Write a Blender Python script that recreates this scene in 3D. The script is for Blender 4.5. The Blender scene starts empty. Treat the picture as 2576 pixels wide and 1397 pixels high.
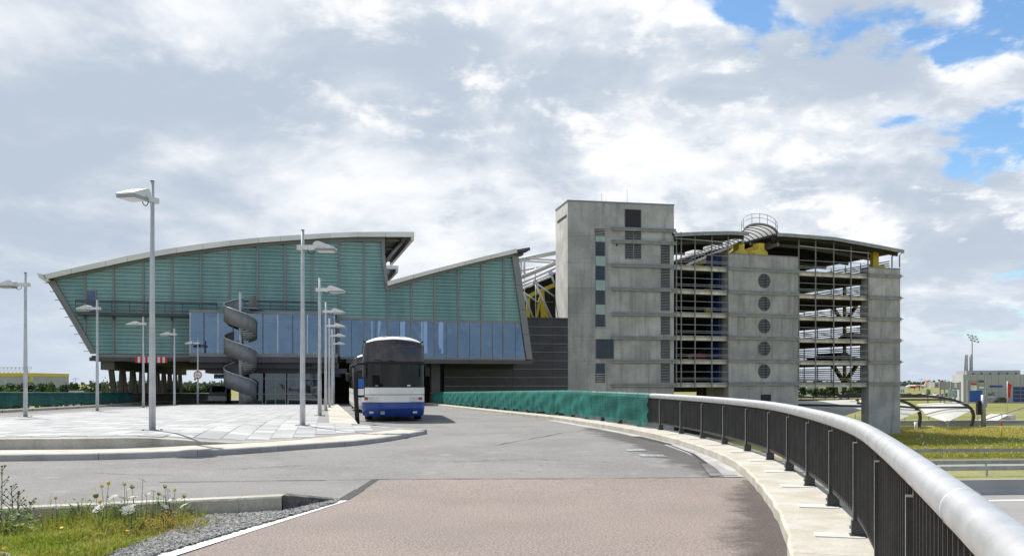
import bpy, math, random
from mathutils import Vector, Matrix
random.seed(7)
R = math.radians
sc = bpy.context.scene
COL = sc.collection
# ------------------------------------------------------------------ camera
F = 2200.0; CX = 1287.5; HY = 962.0; EYE = 1.6      # photo measured on a 2575 px wide print
cd = bpy.data.cameras.new('Camera'); cam = bpy.data.objects.new('Camera', cd); COL.objects.link(cam)
cam.location = (0, 0, EYE); cam.rotation_euler = (R(90), 0, 0)
cd.sensor_width = 36; cd.lens = 36 * F / 2575; cd.shift_y = (HY - 698.5) / 2575
cd.clip_start = 0.1; cd.clip_end = 9000
sc.camera = cam
sc.view_settings.view_transform = 'Standard'; sc.view_settings.look = 'None'
sc.view_settings.exposure = 0.58; sc.view_settings.gamma = 1
# ------------------------------------------------------------------ sun + sky
SUN = Vector((-.375, .475, .80)).normalized()          # towards the sun: behind the buildings, left
SEL = math.asin(SUN.z); SAZ = math.atan2(SUN.x, SUN.y)
sl = bpy.data.lights.new('Sun', 'SUN'); sl.energy = 4.2; sl.angle = R(0.6); sl.color = (1, .96, .9)
so = bpy.data.objects.new('Sun', sl); COL.objects.link(so)
so.rotation_euler = (-SUN).to_track_quat('-Z', 'Y').to_euler(); so.location = (0, 0, 60)
wd = bpy.data.worlds.new('World'); sc.world = wd; wd.use_nodes = True
def nd(t, typ, **k):
    n = t.nodes.new(typ)
    for a, b in k.items():
        if a == 'inp':
            for i, v in b.items(): n.inputs[i].default_value = v
        else: setattr(n, a, b)
    return n
HOX, HOY = 3.3, 11.2
def sky():
    t = wd.node_tree; t.nodes.clear(); L = t.links.new
    def M(op, a, b=None, c=None, clamp=False):
        m = nd(t, 'ShaderNodeMath', operation=op, use_clamp=clamp)
        for i, v in enumerate((a, b, c)):
            if v is None: continue
            if hasattr(v, 'links'): L(v, m.inputs[i])
            else: m.inputs[i].default_value = v
        return m.outputs[0]
    def SS(v, a, b):
        m = nd(t, 'ShaderNodeMapRange', interpolation_type='SMOOTHSTEP')
        L(v, m.inputs[0]); m.inputs[1].default_value = a; m.inputs[2].default_value = b
        return m.outputs[0]
    def mix(f, a, b):
        m = nd(t, 'ShaderNodeMix', data_type='RGBA')
        for i, v in ((0, f), (6, a), (7, b)):
            if hasattr(v, 'links'): L(v, m.inputs[i])
            else: m.inputs[i].default_value = v
        return m.outputs[2]
    tc = nd(t, 'ShaderNodeTexCoord'); sp = nd(t, 'ShaderNodeSeparateXYZ'); L(tc.outputs['Generated'], sp.inputs[0])
    x, y, z = sp.outputs
    zz = M('ADD', M('MAXIMUM', z, 0.0), .30)
    cb = nd(t, 'ShaderNodeCombineXYZ'); L(M('DIVIDE', x, zz), cb.inputs[0]); L(M('DIVIDE', y, zz), cb.inputs[1])
    cb.inputs[2].default_value = 1.7
    def noise(scale, det, rough, dist=0., off=(0, 0, 0), sq=(1, 1, 1)):
        mp = nd(t, 'ShaderNodeMapping'); L(cb.outputs[0], mp.inputs[0]); mp.inputs['Location'].default_value = off; mp.inputs['Scale'].default_value = sq
        n = nd(t, 'ShaderNodeTexNoise', inp={'Scale': scale, 'Detail': det, 'Roughness': rough, 'Distortion': dist})
        L(mp.outputs[0], n.inputs['Vector']); return n.outputs['Fac']
    def pair(scale, det, rough, dist, off, d=.06):
        a = noise(scale, det, rough, dist, off); b = noise(scale, det, rough, dist, (off[0] - .6*d, off[1] + d, off[2] + d)); return a, M('SUBTRACT', a, b)
    big = noise(.75, 4, .5, .3, (3.1, .4, 0))
    mid, rel1 = pair(2.1, 9, .55, .25, (1.2, 5.3, 0), .07)
    fine, rel2 = pair(5.5, 9, .58, .2, (4.2, 2.3, 0), .035)
    # the cloud deck breaks up towards the right of the view, where it turns into cumulus
    right = SS(M('ADD', M('MULTIPLY', x, .9), M('MULTIPLY', z, .55)), -.30, .30)
    dens = M('ADD', M('MULTIPLY', big, .5), M('MULTIPLY', mid, .5))
    br = SS(dens, .415, .585)
    cloud = mix(br, (3.5, 4.05, 4.8, 1), (6.6, 6.75, 6.95, 1))
    # relief: billows are bright on the side turned to the sun and grey on the other
    rl = M('ADD', M('MULTIPLY', rel1, M('ADD', .55, M('MULTIPLY', right, 1.35))), M('MULTIPLY', rel2, M('ADD', .25, M('MULTIPLY', right, 1.6))))
    cloud = mix(SS(rl, -.02, .34), cloud, (7.0, 7.05, 7.1, 1)); cloud = mix(M('MULTIPLY', SS(rl, .0, -.34), .7), cloud, (3.6, 4.1, 4.8, 1))
    low = SS(z, .17, .0)
    cloud = mix(M('MULTIPLY', low, .7), cloud, (4.2, 4.8, 5.6, 1))
    sk = nd(t, 'ShaderNodeTexSky', sky_type='NISHITA', sun_disc=False, sun_elevation=SEL, sun_rotation=SAZ, altitude=100, air_density=1.0, dust_density=.3, ozone_density=1.5)
    hs = nd(t, 'ShaderNodeMix', data_type='RGBA', blend_type='MULTIPLY'); hs.inputs[0].default_value = 1
    L(sk.outputs[0], hs.inputs[6]); hs.inputs[7].default_value = (.80, .98, 1.08, 1)
    hole_n = noise(2.6, 9, .56, .25, (HOX, HOY, 0))
    hsrc = M('ADD', M('MULTIPLY', hole_n, .66), M('MULTIPLY', fine, .34))
    hbias = SS(M('ADD', M('MULTIPLY', x, .85), M('MULTIPLY', z, 1.0)), .36, .74)
    hole = SS(M('ADD', hsrc, M('MULTIPLY', hbias, .095)), .565, .625)
    hole = M('MULTIPLY', hole, SS(hbias, .0, .25))
    colr = mix(hole, cloud, hs.outputs[2])
    bg = nd(t, 'ShaderNodeBackground', inp={'Strength': .1}); L(colr, bg.inputs[0])
    out = nd(t, 'ShaderNodeOutputWorld'); L(bg.outputs[0], out.inputs[0])
sky()
# ------------------------------------------------------------------ materials
MATS = {}
def pmat(name, col, rough=.7, nscale=0., namt=.0, col2=None, bump=0., bscale=None, metal=0., spec=.5, rand=0., streak=0., fine=0., fscale=120., alpha=None, coat=0., emit=None, detail=5, stretch=None, patch=None):
    """procedural material: base colour, broad mottling between col and col2, fine speckle, vertical weather streaks, per-object value shift, bump"""
    m = bpy.data.materials.new(name); m.use_nodes = True; t = m.node_tree; L = t.links.new
    b = t.nodes['Principled BSDF']
    b.inputs['Roughness'].default_value = rough; b.inputs['Metallic'].default_value = metal
    b.inputs['Specular IOR Level'].default_value = spec; b.inputs['Coat Weight'].default_value = coat
    c4 = lambda c: (c[0], c[1], c[2], 1)
    geo = nd(t, 'ShaderNodeNewGeometry'); pos = geo.outputs['Position']
    cur = None
    def mixc(f, a, bb, blend='MIX'):
        n = nd(t, 'ShaderNodeMix', data_type='RGBA', blend_type=blend)
        for i, v in ((0, f), (6, a), (7, bb)):
            if hasattr(v, 'links'): L(v, n.inputs[i])
            else: n.inputs[i].default_value = v
        return n.outputs[2]
    def ns(scale, det, sq=None, rough=.6):
        v = pos
        if sq:
            mp = nd(t, 'ShaderNodeMapping'); L(pos, mp.inputs[0]); mp.inputs['Scale'].default_value = sq; v = mp.outputs[0]
        n = nd(t, 'ShaderNodeTexNoise', inp={'Scale': scale, 'Detail': det, 'Roughness': rough}); L(v, n.inputs['Vector']); return n.outputs['Fac']
    def ramp(f, a, b2):
        mr = nd(t, 'ShaderNodeMapRange', interpolation_type='SMOOTHSTEP'); L(f, mr.inputs[0]); mr.inputs[1].default_value = a; mr.inputs[2].default_value = b2; return mr.outputs[0]
    cur = c4(col)
    if nscale:
        c2 = col2 or tuple(v * (1 - namt) for v in col)
        cur = mixc(ramp(ns(nscale, detail, stretch), .35, .65), cur, c4(c2))
    if patch:
        cur = mixc(ramp(ns(patch[0], 6), patch[1], patch[1] + patch[2]), cur, c4(patch[3]))
    if streak:
        f = ramp(ns(1.0, 6, (1.6, 1.6, .13)), .46, .74); mm = nd(t, 'ShaderNodeMath', operation='MULTIPLY'); L(f, mm.inputs[0]); mm.inputs[1].default_value = streak
        cur = mixc(mm.outputs[0], cur, tuple(v * .38 for v in col) + (1,))
    if fine:
        f = ramp(ns(fscale, 3, None, .75), .32, .68)
        cur = mixc(f, cur, tuple(min(1, v * (1 + fine)) for v in col) + (1,), 'MIX') if False else mixc(1., cur, mixc(f, (1 - fine,) * 3 + (1,), (1 + fine,) * 3 + (1,)), 'MULTIPLY')
    if rand:
        oi = nd(t, 'ShaderNodeObjectInfo'); mr = nd(t, 'ShaderNodeMapRange'); L(oi.outputs['Random'], mr.inputs[0]); mr.inputs[3].default_value = 1 - rand; mr.inputs[4].default_value = 1 + rand
        cc = nd(t, 'ShaderNodeCombineColor')
        for i in range(3): L(mr.outputs[0], cc.inputs[i])
        cur = mixc(1., cur, cc.outputs[0], 'MULTIPLY')
    if hasattr(cur, 'links'): L(cur, b.inputs['Base Color'])
    else: b.inputs['Base Color'].default_value = cur
    if bump:
        bp = nd(t, 'ShaderNodeBump', inp={'Strength': bump, 'Distance': .02}); L(ns(bscale or nscale or 30, 5), bp.inputs['Height']); L(bp.outputs[0], b.inputs['Normal'])
    if emit: b.inputs['Emission Color'].default_value = c4(emit[0]); b.inputs['Emission Strength'].default_value = emit[1]
    if alpha is not None: b.inputs['Alpha'].default_value = alpha
    MATS[name] = m; return m
def glassmat(name, tint, refl, fac, rough=.03):
    m = bpy.data.materials.new(name); m.use_nodes = True; t = m.node_tree; L = t.links.new; t.nodes.clear()
    o = nd(t, 'ShaderNodeOutputMaterial'); tr = nd(t, 'ShaderNodeBsdfTransparent'); tr.inputs[0].default_value = (*tint, 1)
    gl = nd(t, 'ShaderNodeBsdfGlossy'); gl.inputs['Color'].default_value = (*refl, 1); gl.inputs['Roughness'].default_value = rough
    geo = nd(t, 'ShaderNodeNewGeometry'); nn = nd(t, 'ShaderNodeTexNoise', inp={'Scale': .35, 'Detail': 2}); L(geo.outputs['Position'], nn.inputs['Vector'])
    bp = nd(t, 'ShaderNodeBump', inp={'Strength': .22, 'Distance': .12}); L(nn.outputs['Fac'], bp.inputs['Height']); L(bp.outputs[0], gl.inputs['Normal'])
    mx = nd(t, 'ShaderNodeMixShader'); mx.inputs[0].default_value = fac; L(tr.outputs[0], mx.inputs[1]); L(gl.outputs[0], mx.inputs[2]); L(mx.outputs[0], o.inputs[0])
    MATS[name] = m; return m
asphalt = pmat('asphalt', (.222, .216, .203), .9, .35, .0, (.180, .176, .168), .35, 150, fine=.30, fscale=42, patch=(1.6, .56, .14, (.248, .242, .229)), spec=.25)
asphalt_red = pmat('asphalt_red', (.255, .212, .188), .9, .4, .0, (.222, .187, .168), .4, 170, fine=.42, fscale=42, spec=.25)
tar = pmat('tar', (.035, .034, .035), .7, 6, .4, spec=.3)
wetstain = pmat('wetstain', (.075, .068, .068), .8, 1.5, .0, (.15, .13, .125), .3, 120, fine=.2, spec=.3)
white_paint = pmat('white_paint', (.78, .77, .75), .75, 14, .0, (.62, .6, .57), fine=.06)
kerb_con = pmat('kerb_con', (.47, .45, .395), .85, 2.2, .0, (.385, .355, .285), .4, 60, fine=.10, fscale=40)
kerb_stone = pmat('kerb_stone', (.40, .395, .38), .85, 1.5, .22, None, .3, 60, fine=.12, fscale=40, rand=.08)
old_con = pmat('old_con', (.48, .46, .41), .9, 1.2, .0, (.37, .35, .29), .5, 40, streak=.55, fine=.12, fscale=30)
paver_m = pmat('paver', (.375, .375, .368), .8, 1.1, .10, None, .2, 90, rand=.20, fine=.06, fscale=30)
paver_dark = pmat('paver_dark', (.295, .30, .305), .8, 1.1, .10, None, .2, 90, rand=.12, fine=.06, fscale=30)
mortar = pmat('mortar', (.25, .245, .235), .9, 3, .2)
paver_far = pmat('paver_far', (.375, .375, .368), .8, .8, .0, (.33, .335, .33), .2, 60, fine=.06, fscale=30)
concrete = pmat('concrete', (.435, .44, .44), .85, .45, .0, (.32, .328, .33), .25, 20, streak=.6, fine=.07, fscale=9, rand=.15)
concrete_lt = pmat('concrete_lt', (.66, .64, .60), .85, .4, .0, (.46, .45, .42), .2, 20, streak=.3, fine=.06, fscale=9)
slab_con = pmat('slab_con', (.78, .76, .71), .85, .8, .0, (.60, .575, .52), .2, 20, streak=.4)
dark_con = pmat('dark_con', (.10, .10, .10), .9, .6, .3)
galv = pmat('galv', (.36, .38, .39), .5, 1.5, .25, None, metal=.35, spec=.4)
galv_lt = pmat('galv_lt', (.58, .60, .61), .42, 1.5, .15, None, metal=.25, spec=.5)
pole_m = pmat('pole_m', (.52, .535, .545), .4, 3, .14, None, metal=.3)
head_m = pmat('head_m', (.66, .67, .67), .4, 4, .08)
steel_tube = pmat('steel_tube', (.60, .605, .61), .38, 5, .0, (.49, .495, .50), .12, 90, metal=.6, stretch=(1, 1, 1), fine=.05, fscale=200)
rail_dk = pmat('rail_dk', (.052, .050, .052), .55, 3, .3, None, .1, 80, spec=.45, fine=.15, fscale=80)
edge_white = pmat('edge_white', (.62, .62, .61), .6, 20, .3)
frame_grey = pmat('frame_grey', (.235, .235, .245), .5, .5, .15, metal=.2)
fascia_m = pmat('fascia', (.74, .735, .71), .55, .4, .10, rand=.05, metal=.1)
clad_dk = pmat('clad_dk', (.060, .062, .070), .55, .5, .25, rand=.10, metal=.2)
beam_dk = pmat('beam_dk', (.085, .083, .092), .6, .7, .2, rand=.06)
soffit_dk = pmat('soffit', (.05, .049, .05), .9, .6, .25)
white_steel = pmat('white_steel', (.72, .72, .70), .45, 2, .10)
yellow_p = pmat('yellow_p', (.68, .52, .045), .55, 1.2, .18)
blue_p = pmat('blue_p', (.025, .06, .19), .55, 1.5, .25)
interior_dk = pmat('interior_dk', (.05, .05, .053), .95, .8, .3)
black_m = pmat('black_m', (.012, .012, .013), .6)
rubber = pmat('rubber', (.018, .018, .018), .85, 8, .3)
def tealmat():
    m = pmat('teal_glass', (.175, .345, .330), .14, .16, .0, (.098, .240, .245), spec=.6, rand=.06, stretch=(1.5, 1.5, .35), fine=.04, fscale=3.)  # tall pale and dark tones painted in for light columns behind the glass
    return m
teal = tealmat()
teal_light = pmat('teal_light', (.30, .42, .39), .2, .5, .2, spec=.6)
blue_glass = glassmat('blue_glass', (.50, .60, .70), (.31, .44, .58), .36)
dark_glass = glassmat('dark_glass', (.34, .40, .42), (.30, .34, .36), .30)
bus_glass = pmat('bus_glass', (.050, .042, .050), .06, 1.0, .3, spec=.5)
bus_glass2 = pmat('bus_glass2', (.014, .013, .011), .06, 1.0, .3, spec=.32)
win_blue = pmat('win_blue', (.012, .028, .05), .06, 1, .3, spec=.5)
car_glass = pmat('car_glass', (.015, .018, .02), .08, spec=.7)
bus_white = pmat('bus_white', (.82, .81, .76), .35, 1.2, .10, coat=.25)
bus_roof = pmat('bus_roof', (.78, .78, .76), .4, 1.2, .06)
bus_blue = pmat('bus_blue', (.012, .055, .29), .32, 1.5, .18, coat=.3)
chrome = pmat('chrome', (.6, .6, .6), .2, metal=.8)
lamp_white = pmat('lamp_white', (.62, .62, .6), .2, 30, .25, spec=.7)
lamp_orange = pmat('lamp_orange', (.40, .085, .02), .3, 30, .2)
red_p = pmat('red_p', (.62, .025, .02), .5, 3, .1)
sign_white = pmat('sign_white', (.78, .78, .77), .5, 3, .05)
sign_black = pmat('sign_black', (.012, .012, .012), .5)
sign_blue = pmat('sign_blue', (.02, .10, .40), .5, 3, .1)
bark = pmat('bark', (.10, .075, .055), .95, 4, .4)
leaf = pmat('leaf', (.045, .085, .018), .7, 1.3, .0, (.022, .048, .010), rand=.15, spec=.25)
leaf_pale = pmat('leaf_pale', (.15, .185, .105), .75, 1.3, .0, (.085, .115, .06), rand=.12, spec=.2)
leaf_bright = pmat('leaf_bright', (.09, .15, .025), .7, 1.5, .0, (.05, .095, .015), rand=.15, spec=.2)
grass_m = pmat('grass', (.25, .36, .035), .75, 1.6, .0, (.34, .36, .05), spec=.2, fine=.35, fscale=14, detail=4)
grass_dry = pmat('grass_dry', (.42, .34, .10), .8, 3, .0, (.24, .25, .05), spec=.2, fine=.3, fscale=14)
weed_leaf = pmat('weed_leaf', (.085, .18, .03), .6, 5, .0, (.15, .22, .04), spec=.3)
weed_orange = pmat('weed_orange', (.44, .24, .04), .7, 6, .0, (.27, .28, .04), spec=.2)
stem_m = pmat('stem', (.07, .085, .025), .7, 9, .3)
petal_white = pmat('petal_white', (.74, .74, .67), .7, 20, .0, (.60, .58, .47))
petal_yellow = pmat('petal_yellow', (.70, .50, .03), .7, 20, .2)
petal_brown = pmat('petal_brown', (.28, .19, .05), .8, 20, .3)
petal_purple = pmat('petal_purple', (.09, .025, .06), .8, 20, .3)
soil = pmat('soil', (.17, .14, .10), .95, 2.5, .0, (.14, .13, .05), .6, 30, fine=.25, fscale=30)
gravel_m = pmat('gravel_m', (.38, .37, .35), .85, 25, .0, (.17, .168, .16), .3, 60)
gravel_base = pmat('gravel_base', (.12, .118, .115), .95, 8, .0, (.20, .13, .09), .8, 40, fine=.3, fscale=50)
field = pmat('field', (.14, .165, .045), .9, .035, .0, (.26, .225, .075), .8, 5, fine=.22, fscale=1.6, patch=(.11, .55, .16, (.17, .185, .045)), detail=7, stretch=(.35, 1.3, 1), spec=.15)
motorway_m = pmat('motorway', (.26, .25, .235), .9, .2, .15, None, fine=.06, fscale=5, stretch=(.2, 1, 1))
net_edge = None
membrane = pmat('membrane', (.88, .88, .87), .6, .3, .06)
arch_m = pmat('arch_steel', (.06, .052, .052), .6, 1, .3)
far_grey = pmat('far_grey', (.40, .41, .42), .7, .06, .12, streak=.15)
far_blue = pmat('far_blue', (.02, .06, .20), .3, .3, .3)
panel_grey = pmat('panel_grey', (.33, .34, .34), .6, .4, .12)
poster_m = pmat('poster', (.05, .09, .05), .5, .6, .0, (.42, .50, .56), detail=3)
skylight_m = pmat('skylight', (.62, .62, .60), .35, .8, .1)
# translucent sheets: canopy glazing and the green safety net
def add_transl(m, f):
    t = m.node_tree; b = t.nodes['Principled BSDF']; o = [n for n in t.nodes if n.type == 'OUTPUT_MATERIAL'][0]
    tr = nd(t, 'ShaderNodeBsdfTranslucent'); mx = nd(t, 'ShaderNodeMixShader'); mx.inputs[0].default_value = f
    src = [l for l in t.links if l.to_socket == b.inputs['Base Color']]
    if src: t.links.new(src[0].from_socket, tr.inputs[0])
    else: tr.inputs[0].default_value = b.inputs['Base Color'].default_value
    t.links.new(b.outputs[0], mx.inputs[1]); t.links.new(tr.outputs[0], mx.inputs[2]); t.links.new(mx.outputs[0], o.inputs[0])
add_transl(skylight_m, .6); add_transl(membrane, .5)
for m_ in (leaf, leaf_pale, leaf_bright, grass_m, grass_dry, weed_leaf, weed_orange): add_transl(m_, .3)
def netmat(name, cell, gap, c=(.035, .20, .165)):
    m = pmat(name, c, .6, 1.4, .35, spec=.3); t = m.node_tree; L = t.links.new
    add_transl(m, .45)
    o = [n for n in t.nodes if n.type == 'OUTPUT_MATERIAL'][0]; sh = o.inputs[0].links[0].from_socket
    uv = nd(t, 'ShaderNodeUVMap'); mp = nd(t, 'ShaderNodeMapping'); L(uv.outputs[0], mp.inputs[0]); mp.inputs['Rotation'].default_value = (0, 0, R(45)); mp.inputs['Scale'].default_value = (1 / cell, 1 / cell, 1)
    sp = nd(t, 'ShaderNodeSeparateXYZ'); L(mp.outputs[0], sp.inputs[0])
    fs = []
    for i in (0, 1):
        a = nd(t, 'ShaderNodeMath', operation='FRACT'); L(sp.outputs[i], a.inputs[0])
        g = nd(t, 'ShaderNodeMath', operation='GREATER_THAN'); L(a.outputs[0], g.inputs[0]); g.inputs[1].default_value = gap; fs.append(g)
    mul = nd(t, 'ShaderNodeMath', operation='MULTIPLY'); L(fs[0].outputs[0], mul.inputs[0]); L(fs[1].outputs[0], mul.inputs[1])
    tr = nd(t, 'ShaderNodeBsdfTransparent'); mx = nd(t, 'ShaderNodeMixShader'); L(mul.outputs[0], mx.inputs[0]); L(sh, mx.inputs[1]); L(tr.outputs[0], mx.inputs[2]); L(mx.outputs[0], o.inputs[0])
    return m
def stainmat(name, c, sc_, soft):
    m = pmat(name, c, .75, 2.5, .35, spec=.35); t = m.node_tree; L = t.links.new
    o = [n for n in t.nodes if n.type == 'OUTPUT_MATERIAL'][0]; sh = o.inputs[0].links[0].from_socket
    uv = nd(t, 'ShaderNodeUVMap'); sp = nd(t, 'ShaderNodeSeparateXYZ'); L(uv.outputs[0], sp.inputs[0]); geo = nd(t, 'ShaderNodeNewGeometry')
    nn = nd(t, 'ShaderNodeTexNoise', inp={'Scale': sc_, 'Detail': 8, 'Roughness': .7}); L(geo.outputs['Position'], nn.inputs['Vector'])
    a = nd(t, 'ShaderNodeMath', operation='MULTIPLY_ADD'); L(nn.outputs['Fac'], a.inputs[0]); a.inputs[1].default_value = 1.5; L(sp.outputs[1], a.inputs[2])
    mr = nd(t, 'ShaderNodeMapRange', interpolation_type='SMOOTHSTEP'); L(a.outputs[0], mr.inputs[0]); mr.inputs[1].default_value = 1.35 - soft; mr.inputs[2].default_value = 1.35 + soft; mr.inputs[3].default_value = .50; mr.inputs[4].default_value = 1.
    tr = nd(t, 'ShaderNodeBsdfTransparent'); mx = nd(t, 'ShaderNodeMixShader'); L(mr.outputs[0], mx.inputs[0]); L(sh, mx.inputs[1]); L(tr.outputs[0], mx.inputs[2]); L(mx.outputs[0], o.inputs[0]); return m
stain_m = stainmat('kerb_stain', (.075, .060, .055), 3.2, .35); stain_light = stainmat('edge_stain', (.085, .08, .078), 1.6, .25)
net_coarse = netmat('net_coarse', .075, .42, (.05, .30, .25)); net_fine = netmat('net_fine', .03, .66, (.055, .30, .25)); net_dark = netmat('net_dark', .03, .78, (.03, .16, .145))
# ------------------------------------------------------------------ mesh helpers
class MB:
    def __init__(s): s.v = []; s.f = []; s.uv = None
    def add(s, vs, fs):
        n = len(s.v); s.v += [tuple(v) for v in vs]; s.f += [tuple(i + n for i in f) for f in fs]; return s
    def box(s, x0, x1, y0, y1, z0, z1):
        return s.add([(x0,y0,z0),(x1,y0,z0),(x1,y1,z0),(x0,y1,z0),(x0,y0,z1),(x1,y0,z1),(x1,y1,z1),(x0,y1,z1)],
                     [(0,3,2,1),(4,5,6,7),(0,1,5,4),(1,2,6,5),(2,3,7,6),(3,0,4,7)])
    def obox(s, c, a, b, d):
        c, a, b, d = map(Vector, (c, a, b, d)); vs = [c + i*a + j*b + k*d for k in (-1,1) for j in (-1,1) for i in (-1,1)]
        return s.add(vs, [(0,2,3,1),(4,5,7,6),(0,1,5,4),(1,3,7,5),(3,2,6,7),(2,0,4,6)])
    def beam(s, p, q, w, h, up=(0,0,1)):
        p, q = Vector(p), Vector(q); d = q - p
        if d.length < 1e-6: return s
        e = d.normalized(); u = Vector(up)
        if abs(e.dot(u)) > .98: u = Vector((1, 0, 0))
        a = e.cross(u).normalized(); b = a.cross(e)
        return s.obox((p + q) / 2, d / 2, a * w / 2, b * h / 2)
    def prism(s, poly, ax, lo, hi):
        """poly in the two other axes (x,z) for ax=1, (x,y) for ax=2, (y,z) for ax=0"""
        def P(a, b, c): return {0: (c, a, b), 1: (a, c, b), 2: (a, b, c)}[ax]
        n = len(poly); vs = [P(a, b, lo) for a, b in poly] + [P(a, b, hi) for a, b in poly]
        fs = [tuple(range(n)), tuple(range(2*n - 1, n - 1, -1))] + [(i, i + n, (i + 1) % n + n, (i + 1) % n) for i in range(n)]
        return s.add(vs, fs)
    def tube(s, pts, r, n=8, cap=True):
        pts = [Vector(p) for p in pts]; rs = r if isinstance(r, (list, tuple)) else [r] * len(pts)
        vs = []; N = None
        for i, p in enumerate(pts):
            d = (pts[min(i + 1, len(pts) - 1)] - pts[max(i - 1, 0)]).normalized()
            if N is None: N = d.cross(Vector((0, 0, 1)) if abs(d.z) < .95 else Vector((1, 0, 0))).normalized()
            else: N = (N - d * N.dot(d)).normalized()
            B = d.cross(N)
            vs += [p + (N * math.cos(2*math.pi*k/n) + B * math.sin(2*math.pi*k/n)) * rs[i] for k in range(n)]
        fs = [(i*n + k, i*n + (k+1) % n, (i+1)*n + (k+1) % n, (i+1)*n + k) for i in range(len(pts) - 1) for k in range(n)]
        if cap: fs += [tuple(range(n - 1, -1, -1)), tuple(range((len(pts)-1)*n, len(pts)*n))]
        return s.add(vs, fs)
    def disc(s, c, nrm, r, th, n=20):
        nrm = Vector(nrm).normalized(); c = Vector(c); return s.tube([c - nrm*th/2, c + nrm*th/2], r, n)
    def grid(s, rows):
        m = len(rows[0]); vs = [p for r in rows for p in r]
        return s.add(vs, [(i*m+j, i*m+j+1, (i+1)*m+j+1, (i+1)*m+j) for i in range(len(rows)-1) for j in range(m-1)])
    def mesh(s, name, mat, smooth=False):
        me = bpy.data.meshes.new(name); me.from_pydata(s.v, [], s.f)
        if s.uv:
            ul = me.uv_layers.new(name='UVMap')
            for lp in me.loops: ul.data[lp.index].uv = s.uv[lp.vertex_index]
        if mat: me.materials.append(mat)
        if smooth:
            for p in me.polygons: p.use_smooth = True
        me.update(); return me
    def build(s, name, mat, parent=None, smooth=False, loc=None, flat_caps=False):
        me = s.mesh(name, mat, smooth)
        if smooth and flat_caps:
            for p in me.polygons:
                if len(p.vertices) > 4: p.use_smooth = False
        return link(name, me, parent, loc)
def link(name, me, parent=None, loc=None, rot=None, scale=None):
    o = bpy.data.objects.new(name, me); COL.objects.link(o)
    if parent is not None: o.parent = parent
    if loc is not None: o.location = loc
    if rot is not None: o.rotation_euler = rot
    if scale is not None: o.scale = scale
    return o
def tag(o, label=None, cat=None, group=None, kind=None):
    if label: o['label'] = label
    if cat: o['category'] = cat
    if group: o['group'] = group
    if kind: o['kind'] = kind
    return o
def thing(name, label, cat, loc=(0, 0, 0), rz=0., group=None):
    o = link(name, None, None, loc, (0, 0, rz)); return tag(o, label, cat, group)
def copy_tree(o, parent=None):
    c = o.copy(); COL.objects.link(c)
    if parent is not None: c.parent = parent
    for ch in list(o.children): copy_tree(ch, c)
    return c
UNIT = {}
def unit(mat, bev=0.):
    k = (mat.name, bev)
    if k not in UNIT:
        mb = MB()
        if bev:
            b = bev; q = [(-.5,-.5),(.5,-.5),(.5,.5),(-.5,.5)]
            vs = [(x, y, -.5) for x, y in q] + [(x, y, .5 - .25) for x, y in q] + [(x*(1-b), y*(1-b), .5) for x, y in q]
            fs = [(3,2,1,0)] + [(i + l*4, (i+1) % 4 + l*4, (i+1) % 4 + l*4 + 4, i + l*4 + 4) for l in (0, 1) for i in range(4)] + [(8,9,10,11)]
            mb.add(vs, fs)
        else: mb.box(-.5, .5, -.5, .5, -.5, .5)
        UNIT[k] = mb.mesh('unit_' + mat.name, mat)
    return UNIT[k]
def ubox(name, mat, parent, x0, x1, y0, y1, z0, z1, bev=0.):
    return link(name, unit(mat, bev), parent, ((x0+x1)/2, (y0+y1)/2, (z0+z1)/2), None, (x1-x0, y1-y0, z1-z0))
def text(name, s, size, mat, parent, loc, rot, align='CENTER', ext=.004):
    cu = bpy.data.curves.new(name, 'FONT'); cu.body = s; cu.size = size; cu.extrude = ext; cu.align_x = align; cu.align_y = 'CENTER'
    o = bpy.data.objects.new(name, cu); me = bpy.data.meshes.new_from_object(o); bpy.data.objects.remove(o)
    me.materials.append(mat); return link(name, me, parent, loc, rot)
# picture point -> place, at a known distance or on a known level
def at(x, y, Y): return Vector(((x - CX) / F * Y, Y, EYE - (y - HY) / F * Y))
def gnd(x, y, z=0.):
    Y = (EYE - z) * F / (y - HY); return Vector(((x - CX) / F * Y, Y, z))
class Frame:
    """a vertical facade plane: u along it, w behind it"""
    def __init__(s, ox, oy, ang): s.o = (ox, oy); s.a = ang; s.u = (math.cos(ang), math.sin(ang)); s.b = (-math.sin(ang), math.cos(ang))
    def __call__(s, x, y, w=0.):
        t = (x - CX) / F; X = s.o[0] + w*s.b[0]; Y = s.o[1] + w*s.b[1]
        q = (t*Y - X) / (s.u[0] - t*s.u[1]); Y2 = Y + q*s.u[1]
        return q, EYE - (y - HY) / F * Y2
    def world(s, u, w): return (s.o[0] + u*s.u[0] + w*s.b[0], s.o[1] + u*s.u[1] + w*s.b[1])
def clip(poly, a, b, c):
    """keep a*x+b*z<=c"""
    out = []
    for i in range(len(poly)):
        p, q = poly[i], poly[(i+1) % len(poly)]; dp = a*p[0] + b*p[1] - c; dq = a*q[0] + b*q[1] - c
        if dp <= 0: out.append(p)
        if dp * dq < 0: f = dp / (dp - dq); out.append((p[0] + f*(q[0]-p[0]), p[1] + f*(q[1]-p[1])))
    return out
def lerp_at(pts, x):
    if x <= pts[0][0]: a, b = pts[0], pts[1]
    elif x >= pts[-1][0]: a, b = pts[-2], pts[-1]
    else:
        for a, b in zip(pts, pts[1:]):
            if a[0] <= x <= b[0]: break
    return a[1] + (b[1] - a[1]) * (x - a[0]) / (b[0] - a[0])
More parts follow.
